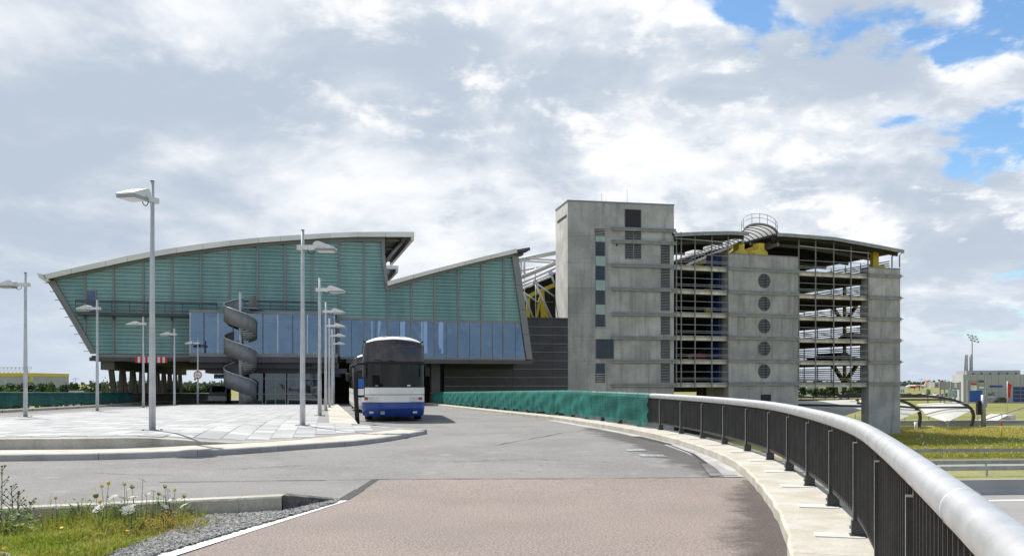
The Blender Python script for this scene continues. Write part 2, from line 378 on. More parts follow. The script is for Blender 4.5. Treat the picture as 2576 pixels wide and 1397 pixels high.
def spline(pts, step):
    """Catmull-Rom through the points, resampled evenly"""
    P = [Vector(p) for p in pts]; P = [2*P[0] - P[1]] + P + [2*P[-1] - P[-2]]; d = []
    for i in range(1, len(P) - 2):
        for k in range(16):
            t = k / 16; a, b, c, e = P[i-1:i+3]
            d.append(.5*((2*b) + (c - a)*t + (2*a - 5*b + 4*c - e)*t*t + (3*b - a - 3*c + e)*t**3))
    d.append(P[-2]); out = [d[0]]; acc = 0.
    for p, q in zip(d, d[1:]):
        seg = (q - p).length; pos = 0.
        while acc + seg - pos >= step:
            pos += step - acc; out.append(p.lerp(q, pos / seg)); acc = 0.
        acc += seg - pos
    return out
def ss(a, b, x):
    t = max(0., min(1., (x - a) / (b - a))); return t*t*(3 - 2*t)
# ================================================================== levels of the elevated road and plaza
def zr(Y):
    if Y < 30: return .002 * max(0, Y)
    return min(.06, .22 - .012 * (Y - 23))
LOW = -5.0
# ------------------------------------------------------------------ low land to the horizon
mb = MB(); xs = [-4200, -1500, -600, -200, -60, 0, 60, 200, 600, 1500, 4200]; ys = [-300, -60, 30, 70, 110, 200, 400, 900, 2000, 5000]
mb.grid([[(x, y, LOW) for x in xs] for y in ys]); tag(mb.build('ground', field), kind='structure')
# ------------------------------------------------------------------ railing line on the right, measured post by post
RAIL = [(-.35, -2.2), (.25, -.6), (.85, 1.0), (1.42, 2.6), (2.02, 4.35), (2.65, 6.25), (3.24, 8.15), (3.73, 10.15), (4.14, 12.2), (4.5, 14.28), (4.75, 16.15), (4.86, 17.95), (4.88, 19.8), (4.84, 21.5), (4.74, 23.2), (4.57, 24.9), (4.32, 26.7), (3.72, 29.9), (2.36, 36.5), (.95, 43), (-2.75, 61), (-6.9, 82), (-8.3, 89)]
def rail_x(Y): return lerp_at([(p[1], p[0]) for p in RAIL], Y)
def left_x(Y): return -30.2 - .2019 * (Y - 51.6)
YS = [-2.2] + [i * 2.0 for i in range(-1, 95)]
YS = sorted(set(YS))
mb = MB(); rows = []
for Y in YS:
    xl, xr = left_x(Y) - .6, (rail_x(Y) + .30); rows.append([(xl + (xr - xl) * k / 6, Y, zr(Y)) for k in range(7)])
mb.grid(rows); tag(mb.build('road', asphalt), kind='structure')
mb = MB()
for (xa, s) in ((0, -1), (6, 1)):
    mb.grid([[r[xa], (r[xa][0], r[xa][1], r[xa][2] - 1.1)] for r in rows])
mb.grid([[(r[0][0], r[0][1], r[0][2] - 1.1), (r[6][0], r[6][1], r[6][2] - 1.1)] for r in rows])
tag(mb.build('road_deck', old_con), kind='structure')
def on_road(x, y, dz=.004):
    z = 0.
    for _ in range(8): p = gnd(x, y, z); z = zr(p.y)
    return Vector((p.x, p.y, z + dz))
def sheet(name, pts, mat, dz, par=None, kind='structure'):
    mb = MB(); mb.add([on_road(x, y, dz) for x, y in pts], [tuple(range(len(pts)))]); o = mb.build(name, mat, par)
    if kind: tag(o, kind=kind)
    return o
# reddish older surfacing nearest the camera, seam and markings
redp = [(862, 1257), (905, 1230), (945, 1205), (1200, 1204), (1500, 1203), (1780, 1200), (1868, 1200)]
rj = random.Random(2); dense = []
for a, b in zip(redp, redp[1:]):
    n = max(1, int(abs(b[0] - a[0]) / 22))
    for k in range(n): f = k / n; dense.append((a[0] + (b[0]-a[0])*f, a[1] + (b[1]-a[1])*f + rj.uniform(-.9, .9)))
ryc = [on_road(x, y, .004) for x, y in dense + [redp[-1]]]
mb = MB(); ke = [Vector((rail_x(Y) - .66, Y, zr(Y) + .004)) for Y in (13.8, 12, 10.1, 8.2, 6.2, 4.3, 2.6, 1.0, -.6)]
bl = [Vector((-9.5, -.6, .004)), Vector((-9.5, 3., .004)), on_road(300, 1450)]
mb.add(ryc + ke + bl, [tuple(range(len(ryc + ke + bl)))]); tag(mb.build('red_road', asphalt_red), kind='structure')
mb = MB()
def strip(mb, pts, w, dz, jit=0.):
    P = [on_road(x, y, dz) for x, y in pts]
    for p, q in zip(P, P[1:]):
        d = (q - p).normalized(); n = Vector((-d.y, d.x, 0)) * w / 2 * (1 + random.uniform(-jit, jit)); mb.add([p - n, q - n, q + n, p + n], [(0, 1, 2, 3)])
strip(mb, [(400, 1212), (560, 1210), (700, 1208), (820, 1207), (945, 1205), (1200, 1204), (1420, 1203.5), (1600, 1201.5), (1868, 1199)], .045, .009, .5)
strip(mb, [(945, 1205), (905, 1231), (862, 1257)], .16, .0095, .3)
strip(mb, [(1760, 1162), (1790, 1200)], .05, .009)
def crack(x0, y0, x1, y1, n, w, j):
    pts = []
    for k in range(n + 1): f = k/n; pts.append((x0 + (x1-x0)*f + rj.uniform(-j, j), y0 + (y1-y0)*f + rj.uniform(-j, j)*.25))
    strip(mb, pts, w, .009, .6)
for c in ((1120, 1160, 1330, 1155, 14, .02, 5), (1330, 1155, 1560, 1162, 14, .018, 5), (560, 1180, 760, 1170, 12, .018, 5), (1240, 1120, 1420, 1088, 12, .03, 4), (1420, 1086, 1530, 1075, 8, .025, 3), (240, 1190, 470, 1196, 12, .016, 5)): crack(*c)
tag(mb.build('tar_seam', tar), kind='structure')
mb = MB()      # small spots: chewing gum, oil drips, grit
for k in range(90):
    x = rj.uniform(100, 1800); y = rj.uniform(1095, 1195); q = on_road(x, y, .0115); r0 = rj.uniform(.012, .035); mb.add([q + Vector((r0*math.cos(t)*rj.uniform(.6, 1.2), r0*math.sin(t)*rj.uniform(.6, 1.2), 0)) for t in (0, 1, 2.1, 3.1, 4.2, 5.2)], [(0,1,2,3,4,5)])
tag(mb.build('road_spots', wetstain), kind='structure')
mb = MB()
P = [on_road(x, y, .010) for x, y in [(838, 1258.5), (875, 1259), (660, 1328), (445, 1397), (270, 1453), (200, 1457), (395, 1396), (617, 1327)]]
mb.add(P, [tuple(range(8))]); tag(mb.build('white_line', white_paint), kind='structure')
mb = MB()   # damp dirt along the kerb, repair patches with drain covers
def stain(name, Ya, Yb, n, wf, mat, dz, inset=.66):
    mb = MB(); mb.uv = []; rws = []
    for k in range(n + 1):
        Y = Ya + (Yb - Ya)*k/n; x = rail_x(Y) - inset; f = k/n; end = 1 - min(1, 4*f)*min(1, 4*(1 - f))
        rws.append([(x - wf(f)*q/4, Y, zr(Y) + dz) for q in range(5)]); mb.uv += [(f, q/4 + .5*end) for q in range(5)]
    mb.grid(rws); tag(mb.build(name, mat), kind='structure')
stain('damp_stain', 4.5, 14.2, 24, lambda f: .42 + .35*math.sin(f*3.1) + .12*math.sin(f*17), stain_m, .008)
stain('damp_stain', 14.6, 30, 24, lambda f: 1.4, stain_light, .014, 1.0)
patchmat = pmat('patch_con', (.33, .325, .32), .9, 1.6, .25, fine=.1, fscale=40)
sheet('road_patch', [(1762, 1166), (1800, 1166), (1855, 1195), (1786, 1197)], patchmat, .012)
mb = MB()
cur = [(Y, rail_x(Y) - .67) for Y in (14.6, 16, 18, 20, 22, 24, 26, 28, 30, 33, 36)]
mb.add([(x, Y, zr(Y) + .006) for Y, x in cur] + [(x - .38, Y, zr(Y) + .006) for (Y, x) in cur[::-1]], [tuple(range(22))])
tag(mb.build('gutter_strip', pmat('gutter', (.42, .41, .39), .85, 1.2, .3, fine=.1, fscale=30)), kind='structure')
mb = MB(); strip(mb, [(1600, 1097), (1680, 1117), (1740, 1140), (1775, 1165)], .16, .0135, .9); tag(mb.build('tar_patch', tar), kind='structure')
for k, (pts, lab) in enumerate((([(1573, 1130), (1620, 1129), (1627, 1134), (1578, 1135)], 'smaller rectangular drain cover set in the asphalt near the curved kerb'),
                         ([(1604, 1142), (1668, 1143), (1680, 1149), (1612, 1148)], 'larger rectangular drain cover nearest to the camera in the asphalt'))):
    P = [on_road(x, y, .012) for x, y in pts]; dc = thing('drain_cover', lab, 'drain cover', tuple(P[0]))
    q = [p - P[0] for p in P]
    mb = MB(); mb.add([v + Vector((0, 0, -.006)) for v in q] + q, [(0,1,2,3),(4,5,6,7)] + [(i, (i+1) % 4, (i+1) % 4+4, i+4) for i in range(4)]); mb.build('frame', galv, dc)
    for j in range(7):
        a = q[0].lerp(q[1], (j+.3)/7.2); b = q[3].lerp(q[2], (j+.3)/7.2); a = a.lerp(b, .1); b2 = a.lerp(b, .85)
        mb = MB(); mb.beam(a + Vector((0, 0, .003)), b2 + Vector((0, 0, .003)), .05, .006); mb.build('slat', kerb_stone if j % 2 else galv, dc)
# ------------------------------------------------------------------ walkway kerb under the right railing: cast segments with joints
walk = link('walkway', None); tag(walk, kind='structure')
LINE = spline([(x, y, 0) for x, y in RAIL], .125)
def nrm(i, line=None):
    l = line or LINE; d = (l[min(i+1, len(l)-1)] - l[max(i-1, 0)]).normalized(); return Vector((d.y, -d.x, 0)), d     # outward (right), forward
WH = .15
seg = 40; n0 = 0
while n0 < len(LINE) - 2:
    n1 = min(n0 + seg, len(LINE) - 1); mb = MB(); rws = []
    for i in sorted(set(list(range(n0, n1, 4)) + [n1])):
        o, d = nrm(i); p = LINE[i]; z = zr(p.y)
        if i == n1: p = p - d * .012
        jl = .012 * math.sin(p.y * 5.1) + .01 * math.sin(p.y * 12.7)
        A = p - o * (.65 + jl); B = p + o * .27
        rws.append([(A.x, A.y, z - .05), (A.x, A.y, z + WH - .025), (A.x + o.x*.03, A.y + o.y*.03, z + WH), (B.x, B.y, z + WH + .004), (B.x, B.y, z - .9)])
    mb.grid(rws); e = len(rws) * 5; mb.f += [(0, 1, 2, 3, 4), tuple(range(e - 1, e - 6, -1))]
    mb.build('kerb_segment', kerb_con, walk); n0 = n1
# ------------------------------------------------------------------ railing builder
def base_z(p): return zr(p.y) + WH
POST0 = min(range(len(LINE)), key=lambda i: (LINE[i] - Vector((3.24, 8.15, 0))).length)
posts = [i for i in range(len(LINE)) if (i - POST0) % 16 == 0]
rr = thing('bridge_railing', 'long curved dark railing with fat silvery handrail sweeping along the right kerb', 'railing', (0, 0, 0))
mb = MB(); pts = [p + Vector((0, 0, base_z(p) + 1.0)) for p in LINE[::3]]; mb.tube(pts, .076, 20); hr = mb.build('handrail', steel_tube, rr, True)
for i in posts[2:40:3]:     # weld collars on the tube
    o, d = nrm(i); p = LINE[i] + d * .6 + Vector((0, 0, base_z(LINE[i]) + 1.0)); mb = MB(); mb.tube([p - d * .012, p + d * .012], .0785, 20); mb.build('weld_collar', galv_lt, hr, True)
bal = []; rest = MB()
for i in range(len(LINE)):
    if i in posts: continue
    p = LINE[i]; o, d = nrm(i); bal.append((p.y if p.y > 1.5 else 900, p, o, d))
bal.sort(key=lambda b: b[0])
bm = MB(); bm.box(-.032, .032, -.006, .006, 0, .74); bme = bm.mesh('baluster', rail_dk)
for k, (_, p, o, d) in enumerate(bal):
    if k < 300: link('baluster', bme, rr, (p.x, p.y, base_z(p) + .19), (0, 0, math.atan2(o.y, o.x)))
    else:
        c = p + Vector((0, 0, base_z(p) + .56)); rest.obox(c, o * .032, d * .006, Vector((0, 0, .37)))
tag(rest.build('far_balusters', rail_dk, rr), kind='stuff')
for nm, z0, h, w in (('bottom_rail', .165, .05, .05), ('top_rail', .915, .03, .05)):
    mb = MB(); rws = []
    for i in range(0, len(LINE), 4):
        p = LINE[i]; o, d = nrm(i); b = base_z(p) + z0
        rws.append([tuple(p + o * s * w / 2 + Vector((0, 0, b + t))) for s, t in ((-1, 0), (-1, h), (1, h), (1, 0), (-1, 0))])
    mb.grid(rws); mb.build(nm, rail_dk, rr)
pm = MB(); pm.box(-.055, .055, -.024, .024, .02, .88); pm.box(-.02, .055, -.022, .022, .88, .95); pme = pm.mesh('post', rail_dk)
fm = MB(); fm.box(-.085, .075, -.07, .07, 0, .018); fm.box(-.07, .06, -.04, .04, .018, .15); fme = fm.mesh('post_foot', rail_dk)
em = MB(); em.box(-.0575, -.0553, -.0245, -.017, .04, .88); em.box(-.057, -.02, -.0265, -.0245, .872, .882); em.box(-.0225, -.0203, -.025, -.018, .88, .95); eme = em.mesh('worn_edge', edge_white)
bo = MB(); bo.disc((-.078, 0, .085), (1, 0, 0), .018, .02, 6); bome = bo.mesh('bolt', galv)
pa = MB(); pa.box(-.40, .04, -.20, .12, -.05, .006); pame = pa.mesh('mortar_patch', pmat('mortar_patch', (.54, .53, .49), .9, 8, .15))
for i in posts:
    p = LINE[i]; o, d = nrm(i); a = math.atan2(o.y, o.x); z = base_z(p)
    q = link('post', pme, rr, (p.x, p.y, z), (0, 0, a)); link('post_foot', fme, q); 
    if p.y < 40: link('worn_edge', eme, q); link('bolt', bome, q)
    if 4 < p.y < 26: link('mortar_patch', pame, walk, (p.x, p.y, z + .004), (0, 0, a), (1, random.uniform(.7, 1.2), 1))
# green safety net draped over the far part of the railing
def drape(name, line, i0, i1, inner, mat, parent, amp=.07, zt=1.085, zb=.10, off=.0, ragged=False, uvs=1.):
    mb = MB(); mb.uv = []; rws = []; NV = 9
    for i in range(i0, i1 + 1):
        p = line[i]; o, d = nrm(i, line); b = base_z(p); s = i * .125; row = []
        fold = amp * (.5 + .5*math.sin(s*.43 + 1)) * math.sin(s*3.1 + 1.3*math.sin(s*.9)) + .6*amp*math.sin(s*7.3 + 2*math.sin(s*.37))
        lowz = zb + .05*math.sin(s*2.2) + .03*math.sin(s*5.7)
        prof = [(.085, zt - .13), (.05, zt - .01), (-.02, zt + .004), (-.088, zt - .06)] + [None] * NV
        for k, q in enumerate(prof):
            if q: x, z = q
            else:
                f = (k - 3) / NV; z = zt - .06 - f*(zt - .06 - lowz); x = -.095 - off*f - (amp*.75 - fold*.55)*min(1, f*1.6)*(1 - .35*f)*.8 + .02*math.sin(z*9 + s*2)
            e = d * (.10*math.sin(k*2.1 + 1) if ragged and i in (i0, i1) else 0.)
            row.append(tuple(p + o*inner*x + e + Vector((0, 0, b + z)))); mb.uv.append((s*uvs, z))
        rws.append(row)
    mb.grid(rws); return mb.build(name, mat, parent, True)
def idx(Y, line=LINE): return min(range(len(line)), key=lambda i: abs(line[i].y - Y))
nt = thing('safety_net', 'green mesh safety net draped over the railing in front of the concrete tower', 'net')
a, b, c = idx(26.9), idx(33.0), idx(86.)
drape('coarse_net', LINE, a, b, 1, net_coarse, nt, .10, ragged=True)
drape('fine_net', LINE, b, c, 1, net_fine, nt, .15)
for k in range(a, c, 9):
    p = LINE[k]; o, d = nrm(k); z = base_z(p) + 1.0; mb = MB()
    mb.tube([p + Vector((0, 0, z)) + o*.089*math.cos(t) + Vector((0, 0, .089*math.sin(t))) + d*.01*t for t in [j*math.pi/3 for j in range(7)]], .007, 4); mb.build('cable_tie', rail_dk, nt)
# ------------------------------------------------------------------ left railing
LL = spline([(left_x(Y) + .25, Y, 0) for Y in (30, 45, 60, 75, 90, 110, 130, 150)], .125)
lr = thing('bridge_railing', 'straight railing with pale handrail along the far left edge of the raised road', 'railing')
mb = MB(); mb.tube([p + Vector((0, 0, base_z(p) + .98)) for p in LL[::8]], .07, 10); mb.build('handrail', steel_tube, lr, True)
mb = MB()
for i in range(0, len(LL), 1):
    p = LL[i]; o, d = nrm(i, LL)
    if i % 16: mb.obox(p + Vector((0, 0, base_z(p) + .55)), o*.03, d*.008, Vector((0, 0, .38)))
tag(mb.build('balusters', rail_dk, lr), kind='stuff')
for i in range(0, len(LL), 16):
    p = LL[i]; o, d = nrm(i, LL); link('post', pme, lr, (p.x, p.y, base_z(p)), (0, 0, math.atan2(o.y, o.x)), (1.3, 1.8, 1))
for z0 in (.165, .9):
    mb = MB(); p, q = LL[0], LL[-1]
    pts = [pp + Vector((0, 0, base_z(pp) + z0)) for pp in LL[::40]]
    for s, e in zip(pts, pts[1:]): mb.beam(s, e, .05, .05)
    mb.build('rail_bar', rail_dk, lr)
wl = link('walkway_far', None); tag(wl, kind='structure')
for n0 in range(0, len(LL) - 40, 40):
    mb = MB(); rws = []
    for i in (n0, n0 + 20, n0 + 39.9):
        p = LL[int(i)]; o, d = nrm(int(i), LL); z = zr(p.y); A = p + o*.62; B = p - o*.4
        rws.append([(A.x, A.y, z - .05), (A.x, A.y, z + WH), (B.x, B.y, z + WH + .004), (B.x, B.y, z - .9)])
    mb.grid(rws); mb.build('kerb_segment', kerb_con, wl)
ln = thing('safety_net', 'dark green net hung on the left railing before the trees', 'net')
drape('net_sheet', LL, 2, idx(84, LL), -1, net_dark, ln, .03, 1.05, .16)
# ------------------------------------------------------------------ plaza
KC = [(-16, 16.5), (-14, 16.9), (-10.2, 17.5), (-8.23, 17.9), (-6.84, 18.6), (-5.98, 19.2), (-4.6, 20.9), (-4.0, 21.6), (-3.3, 23.3), (-2.8, 25.6), (-2.57, 26.5)]
WL = [(-16, 18.1), (-14, 18.4), (-11.1, 18.95), (-8.8, 19.3), (-7.3, 20.3), (-6.3, 21.1), (-5.3, 22.5), (-4.3, 24.6), (-3.7, 26.6), (-3.45, 27.5)]
FZ = .17
def dW(X, Y):
    m = 99
    for (ax, ay), (bx, by) in zip(WL, WL[1:]):
        dx, dy = bx-ax, by-ay; t = max(0, min(1, ((X-ax)*dx + (Y-ay)*dy)/(dx*dx+dy*dy))); m = min(m, math.hypot(X-ax-t*dx, Y-ay-t*dy))
    return m
def zpl(X, Y):
    B = .35 - .012 * (Y - 23); w = max(1 - ss(-8.6, -6.2, X), ss(0, 6.5, dW(X, Y)))
    return FZ + (B - FZ) * w
WY = [(y, x) for x, y in WL]
def pxr(Y):
    if Y <= 27.5: return lerp_at(WY, Y)
    if Y <= 29.5: return -3.45 + (Y - 27.5) / 2 * (-5.2 + 3.45)
    return -5.2 - .213 * (Y - 29.5)
def pxl(Y): return -21.65 - .167 * (Y - 37)
def pyend(f): return 79 + 3.2 * math.sin(math.pi * f)
rows = []; Y = 18.1; yy = []
while Y < 79: yy.append(Y); Y += .22 if Y < 22 else (.5 if Y < 31 else 2)
for Y in yy + [79, 82]:
    xl, xr = pxl(Y), pxr(Y); rows.append([(xl + (xr-xl)*(k/60)**.7, Y, zpl(xl + (xr-xl)*(k/60)**.7, Y) - .001) for k in range(61)])
mb = MB(); mb.grid(rows); plaza = tag(mb.build('plaza', mortar), kind='structure')
mb = MB()   # front apron between the kerb and the paving
def off_in(c, dist):
    out = []
    for i, (x, y) in enumerate(c):
        a = c[max(i-1, 0)]; b = c[min(i+1, len(c)-1)]; dx, dy = b[0]-a[0], b[1]-a[1]; l = math.hypot(dx, dy); out.append((x - dy/l*dist, y + dx/l*dist))
    return out
KCs = [(p.x, p.y) for p in spline([(x, y, 0) for x, y in KC], .32)]; KI = off_in(KCs, .2)
poly = KI + [(-2.75, 26.62), (-3.45, 27.5)] + WL[::-1]
mb.add([(x, y, FZ - .004) for x, y in poly], [tuple(range(len(poly)))]); tag(mb.build('apron', kerb_con), kind='structure')
kb = link('kerb', None); tag(kb, kind='structure')
n = 0
while n < len(KCs) - 1:
    e = min(n + 6, len(KCs) - 1); mb = MB(); rws = []
    for i in range(n, e + 1):
        f = .012 if i == n else 0; (x, y), (u, v) = KCs[i], KI[i]
        if i == n: x2, y2 = KCs[i+1]; u2, v2 = KI[i+1]; x += (x2-x)*.03; y += (y2-y)*.03; u += (u2-u)*.03; v += (v2-v)*.03
        ex, ey = (u - x)*.12, (v - y)*.12
        rws.append([(x, y, -.05), (x, y, FZ - .02), (x + ex, y + ey, FZ), (u, v, FZ), (u, v, -.05)])
    mb.grid(rws); q = len(rws)*5; mb.f += [(0,1,2,3,4), tuple(range(q-1, q-6, -1))]; mb.build('kerb_stone', kerb_stone, kb); n = e
def slab(name, par, mat, P, z0f, topf, lift=.0):
    mb = MB(); vs = [(x, y, z0f(x, y)) for x, y in P] + [(x, y, topf(x, y) + lift) for x, y in P]; n = len(P)
    mb.add(vs, [tuple(range(n-1, -1, -1)), tuple(range(n, 2*n))] + [(i, (i+1) % n, (i+1) % n + n, i+n) for i in range(n)]); return mb.build(name, mat, par)
for (A, B) in (((-2.57, 26.5), (-3.86, 27.97)), ((-3.88, 27.99), (-5.17, 29.46))):
    d = Vector((B[0]-A[0], B[1]-A[1])).normalized(); nn = Vector((-d.y, d.x))*-1
    slab('kerb_stone', kb, kerb_stone, [A, B, (B[0]-d.y*.22, B[1]+d.x*.22), (A[0]-d.y*.22, A[1]+d.x*.22)], lambda x, y: -.05, lambda x, y: zpl(x, y) + .006)
Y = 29.5
while Y < 82:      # pale cast band along the bus lane and stones along the left road
    Y1 = min(Y + 2.98, 82); P = [(pxr(Y) - .95, Y), (pxr(Y), Y), (pxr(Y1), Y1), (pxr(Y1) - .95, Y1)]
    slab('kerb_band', kb, kerb_con, P, lambda x, y: zr(y) - .05, zpl, .014)
    Y += 3
Y = 30
while Y < 82:
    Y1 = min(Y + 2.98, 82); P = [(pxl(Y), Y), (pxl(Y) + .3, Y), (pxl(Y1) + .3, Y1), (pxl(Y1), Y1)]
    slab('kerb_stone', kb, kerb_stone, P, lambda x, y: zr(y) - .05, zpl, .012); Y += 3
# upstand wall where the paving stands above the apron
uw = thing('low_wall', 'low weathered concrete upstand tapering out along the front edge of the plaza', 'wall')
sp = [(p.x, p.y) for p in spline([(x, y, 0) for x, y in WL[:7]], .4)]; mb = MB(); rws = []
for i, (x, y) in enumerate(sp):
    z = max(FZ + .004, zpl(x, y + .25)) + .006; rws.append([(x, y - .14, FZ - .03), (x, y - .14, z - .015), (x, y - .12, z), (x, y + .12, z + .002), (x, y + .12, FZ - .03)])
mb.grid(rws); mb.build('wall_body', old_con, uw)
# paving slabs
e1 = Vector((-.208, .978)); e2 = Vector((.978, .208)); PW, PL = .56, .80; cand = []
for i in range(-60, 60):
    for j in range(10, 110):
        c = e2 * (i * PW) + e1 * ((j + (.5 if i % 2 else 0)) * PL) + Vector((-9, 10))
        X, Y = c
        if not (18 < Y < 81): continue
        mr = .38 if Y < 29.5 else 1.33
        if X - .36 < pxl(Y) + .33 or X + mr > pxr(Y): continue
        if Y < 29 and (min(pxr(Y - .5), pxr(Y + .5)) < X + .33 or dW(X, Y) < .5): continue
        vis = abs(X / Y) < .6
        cand.append((Y if vis else Y + 500, X, Y))
cand.sort(); far = MB(); fmi = []
yaw = math.atan2(e2.y, e2.x)
for k, (_, X, Y) in enumerate(cand):
    z = zpl(X, Y); gx = (zpl(X + e2.x*.3, Y + e2.y*.3) - zpl(X - e2.x*.3, Y - e2.y*.3)) / .6; gy = (zpl(X + e1.x*.3, Y + e1.y*.3) - zpl(X - e1.x*.3, Y - e1.y*.3)) / .6
    if k < 300:
        m = paver_dark if random.random() < .30 else paver_m
        o = link('paving_slab', unit(m, .012), plaza, (X, Y, z - .008), None, (PW - .009, PL - .009, .03 + random.uniform(0, .006)))
        o.rotation_euler = Matrix(((e2.x, e1.x, 0), (e2.y, e1.y, 0), (gx, gy, 1))).to_euler()
    else:
        a = Vector((e2.x, e2.y, gx)) * (PW/2 - .007); b = Vector((e1.x, e1.y, gy)) * (PL/2 - .007); c = Vector((X, Y, z + .007 + random.uniform(0, .003)))
        far.add([c-a-b, c+a-b, c+a+b, c-a+b, c-a-b-Vector((0,0,.03)), c+a-b-Vector((0,0,.03)), c+a+b-Vector((0,0,.03)), c-a+b-Vector((0,0,.03))], [(0,1,2,3),(0,4,5,1),(1,5,6,2),(2,6,7,3),(3,7,4,0)])
        fmi += [random.choice((0, 0, 1, 2))] * 5
o = far.build('far_paving_slabs', paver_far, plaza); o.data.materials.append(paver_dark); o.data.materials.append(paver_m); tag(o, kind='stuff')
for p, mi in zip(o.data.polygons, fmi): p.material_index = mi
# ================================================================== terminal building (frame: u along the front, y behind it)
TA = math.atan(.2534); T = Frame(-38.78, 81.07, TA)
tb = thing('terminal_building', 'long terminal hall with green glass louvre front and sweeping pale roof edge', 'building', (-38.78, 81.07, 0), TA)
U = lambda x, w=0.: T(x, 900, w)[0]
top_px = [(138.5, 705), (214, 690), (286, 673.7), (361.5, 657.8), (433, 646.5), (505, 637), (577, 627.6), (647, 620), (717, 614.4), (785, 610.6), (853, 608), (915, 607.5), (963, 608)]
TOP1 = [T(x, y) for x, y in top_px]
TOP2 = [T(x, y) for x, y in [(978, 728.5), (1034.6, 711.5), (1093, 692.6), (1152, 676.7), (1208.5, 662.4), (1266, 650.3), (1290, 645)]]
zb = T(361, 889)[1]; ztr = T(1000, 804)[1]; zsill = T(1000, 897)[1]; zbeam = T(361, 907.5)[1]
mul1 = [U(x) for x in (214, 286, 361.5, 433, 505, 577, 647, 717, 785, 853, 915, 975)]
mul2 = [U(x) for x in (1034.6, 1093, 1151.8, 1210, 1266)]
ROW = .345
L0 = T(138.5, 705); L1 = T(243, 889)           # leaning left edge of the glass
Rr0 = T(963, 608); Rr1 = T(974, 722)           # right end of the high hall
E0 = T(1287, 646); E1 = T(1322.7, 898)         # leaning right edge
panes = []
def side_clip(poly, p0, p1, keep_right):
    # line x = p0.x + k (z - p0.z)
    k = (p1[0] - p0[0]) / (p1[1] - p0[1]); c = p0[0] - k * p0[1]
    return clip(poly, -1, k, -c) if keep_right else clip(poly, 1, -k, c)
def bay(u0, u1, z0, top, left=None, right=None):
    m0, m1 = lerp_at(top, u0), lerp_at(top, u1); z = z0
    while z < max(m0, m1):
        poly = [(u0 + .07, z), (u1 - .07, z), (u1 - .07, z + ROW - .04), (u0 + .07, z + ROW - .04)]
        k = (m1 - m0) / (u1 - u0); poly = clip(poly, -k, 1, m0 - k*u0)
        if left and poly: poly = side_clip(poly, *left, True)
        if right and poly: poly = side_clip(poly, *right, False)
        if len(poly) > 2:
            ar = abs(sum(poly[i][0]*poly[(i+1) % len(poly)][1] - poly[(i+1) % len(poly)][0]*poly[i][1] for i in range(len(poly)))) / 2
            if ar > .03: panes.append((ar, poly))
        z += ROW
ul = [L0[0] - .0] + mul1
for i in range(len(ul) - 1):
    u0, u1 = ul[i], ul[i+1]
    z0 = zb if u1 <= mul1[9] + .01 else ztr + .1
    if i == 0: bay(L0[0], u1, z0, TOP1, left=(L0, L1))
    elif i == 1: bay(u0, u1, z0, TOP1, left=(L0, L1))
    elif i == len(ul) - 2: bay(u0, u1, z0, TOP1, right=(Rr0, Rr1))
    else: bay(u0, u1, z0, TOP1)
# in the last bay of the high hall the edge is vertical at the top and leans below
ur = [mul1[-1]] + mul2 + [E1[0]]
for i in range(len(ur) - 1):
    bay(ur[i], ur[i+1], ztr + .1, TOP2, right=(E0, E1) if i >= len(ur) - 3 else None)
panes.sort(key=lambda p: -p[0]); restp = MB()
for k, (ar, poly) in enumerate(panes):
    u0 = min(p[0] for p in poly); u1 = max(p[0] for p in poly); z0 = min(p[1] for p in poly); z1 = max(p[1] for p in poly)
    if k < 300 and len(poly) == 4 and abs(ar - (u1-u0)*(z1-z0)) < .01:
        o = link('glass_louvre', unit(teal), tb, ((u0+u1)/2, .03 + random.uniform(-.006, .006), (z0+z1)/2), (R(random.uniform(-.35, .35)), 0, R(random.uniform(-.25, .25))), (u1-u0, .03, z1-z0))
    elif k < 300:
        mb = MB(); mb.prism(poly, 1, .02, .05); mb.build('glass_louvre', teal, tb)
    else: restp.prism(poly, 1, .02, .05)
if restp.v: tag(restp.build('small_louvres', teal, tb), kind='stuff')
# dark backing directly behind the louvres, body of the halls
def band(name, pts_lo, pts_hi, w0, w1, mat, par=tb):
    """one prism per segment between two polylines of equal length"""
    for i in range(len(pts_lo) - 1):
        mb = MB(); mb.prism([pts_lo[i], pts_lo[i+1], pts_hi[i+1], pts_hi[i]], 1, w0, w1); mb.build(name, mat, par)
body = [(L1[0] - .3, zbeam), (mul1[-1] + .01, zbeam), (mul1[-1] + .01, T(975, 728)[1]), Rr0] + TOP1[-2::-1]
back_m = pmat('louvre_back', (.045, .11, .11), .8, .4, .3)
mb = MB(); pl = [(L1[0], zb - .05)] + [(mul1[9], zb - .05), (mul1[9], ztr), (mul1[-1], ztr), Rr1, (Rr0[0] + .02, Rr0[1])] + TOP1[-2::-1]
mb.prism(pl, 1, .16, .24); mb.build('rear_screen', back_m, tb)
mb = MB(); mb.prism([(mul1[-1], ztr), (T(1309, 804)[0], ztr), E0] + TOP2[-2::-1], 1, .16, .24); mb.build('rear_screen', back_m, tb)
# mullions
def mull(u, z0, z1, w0=-.10, w1=.16, h=.075, name='mullion', m=frame_grey): return ubox(name, m, tb, u - h, u + h, w0, w1, z0, z1)
for i, u in enumerate(mul1):
    z1 = lerp_at(TOP1, min(u, TOP1[-1][0])) + .1 if i < 11 else T(975, 727)[1]
    z0 = zb - .05 if i < 9 else zsill
    if i == 0: z0 = lerp_at(sorted([(L0[0], L0[1]), (L1[0], L1[1])]), u) if u < L1[0] else zb
    mull(u, z0, z1)
for u in mul2: mull(u, zsill, lerp_at(TOP2, u) + .1)
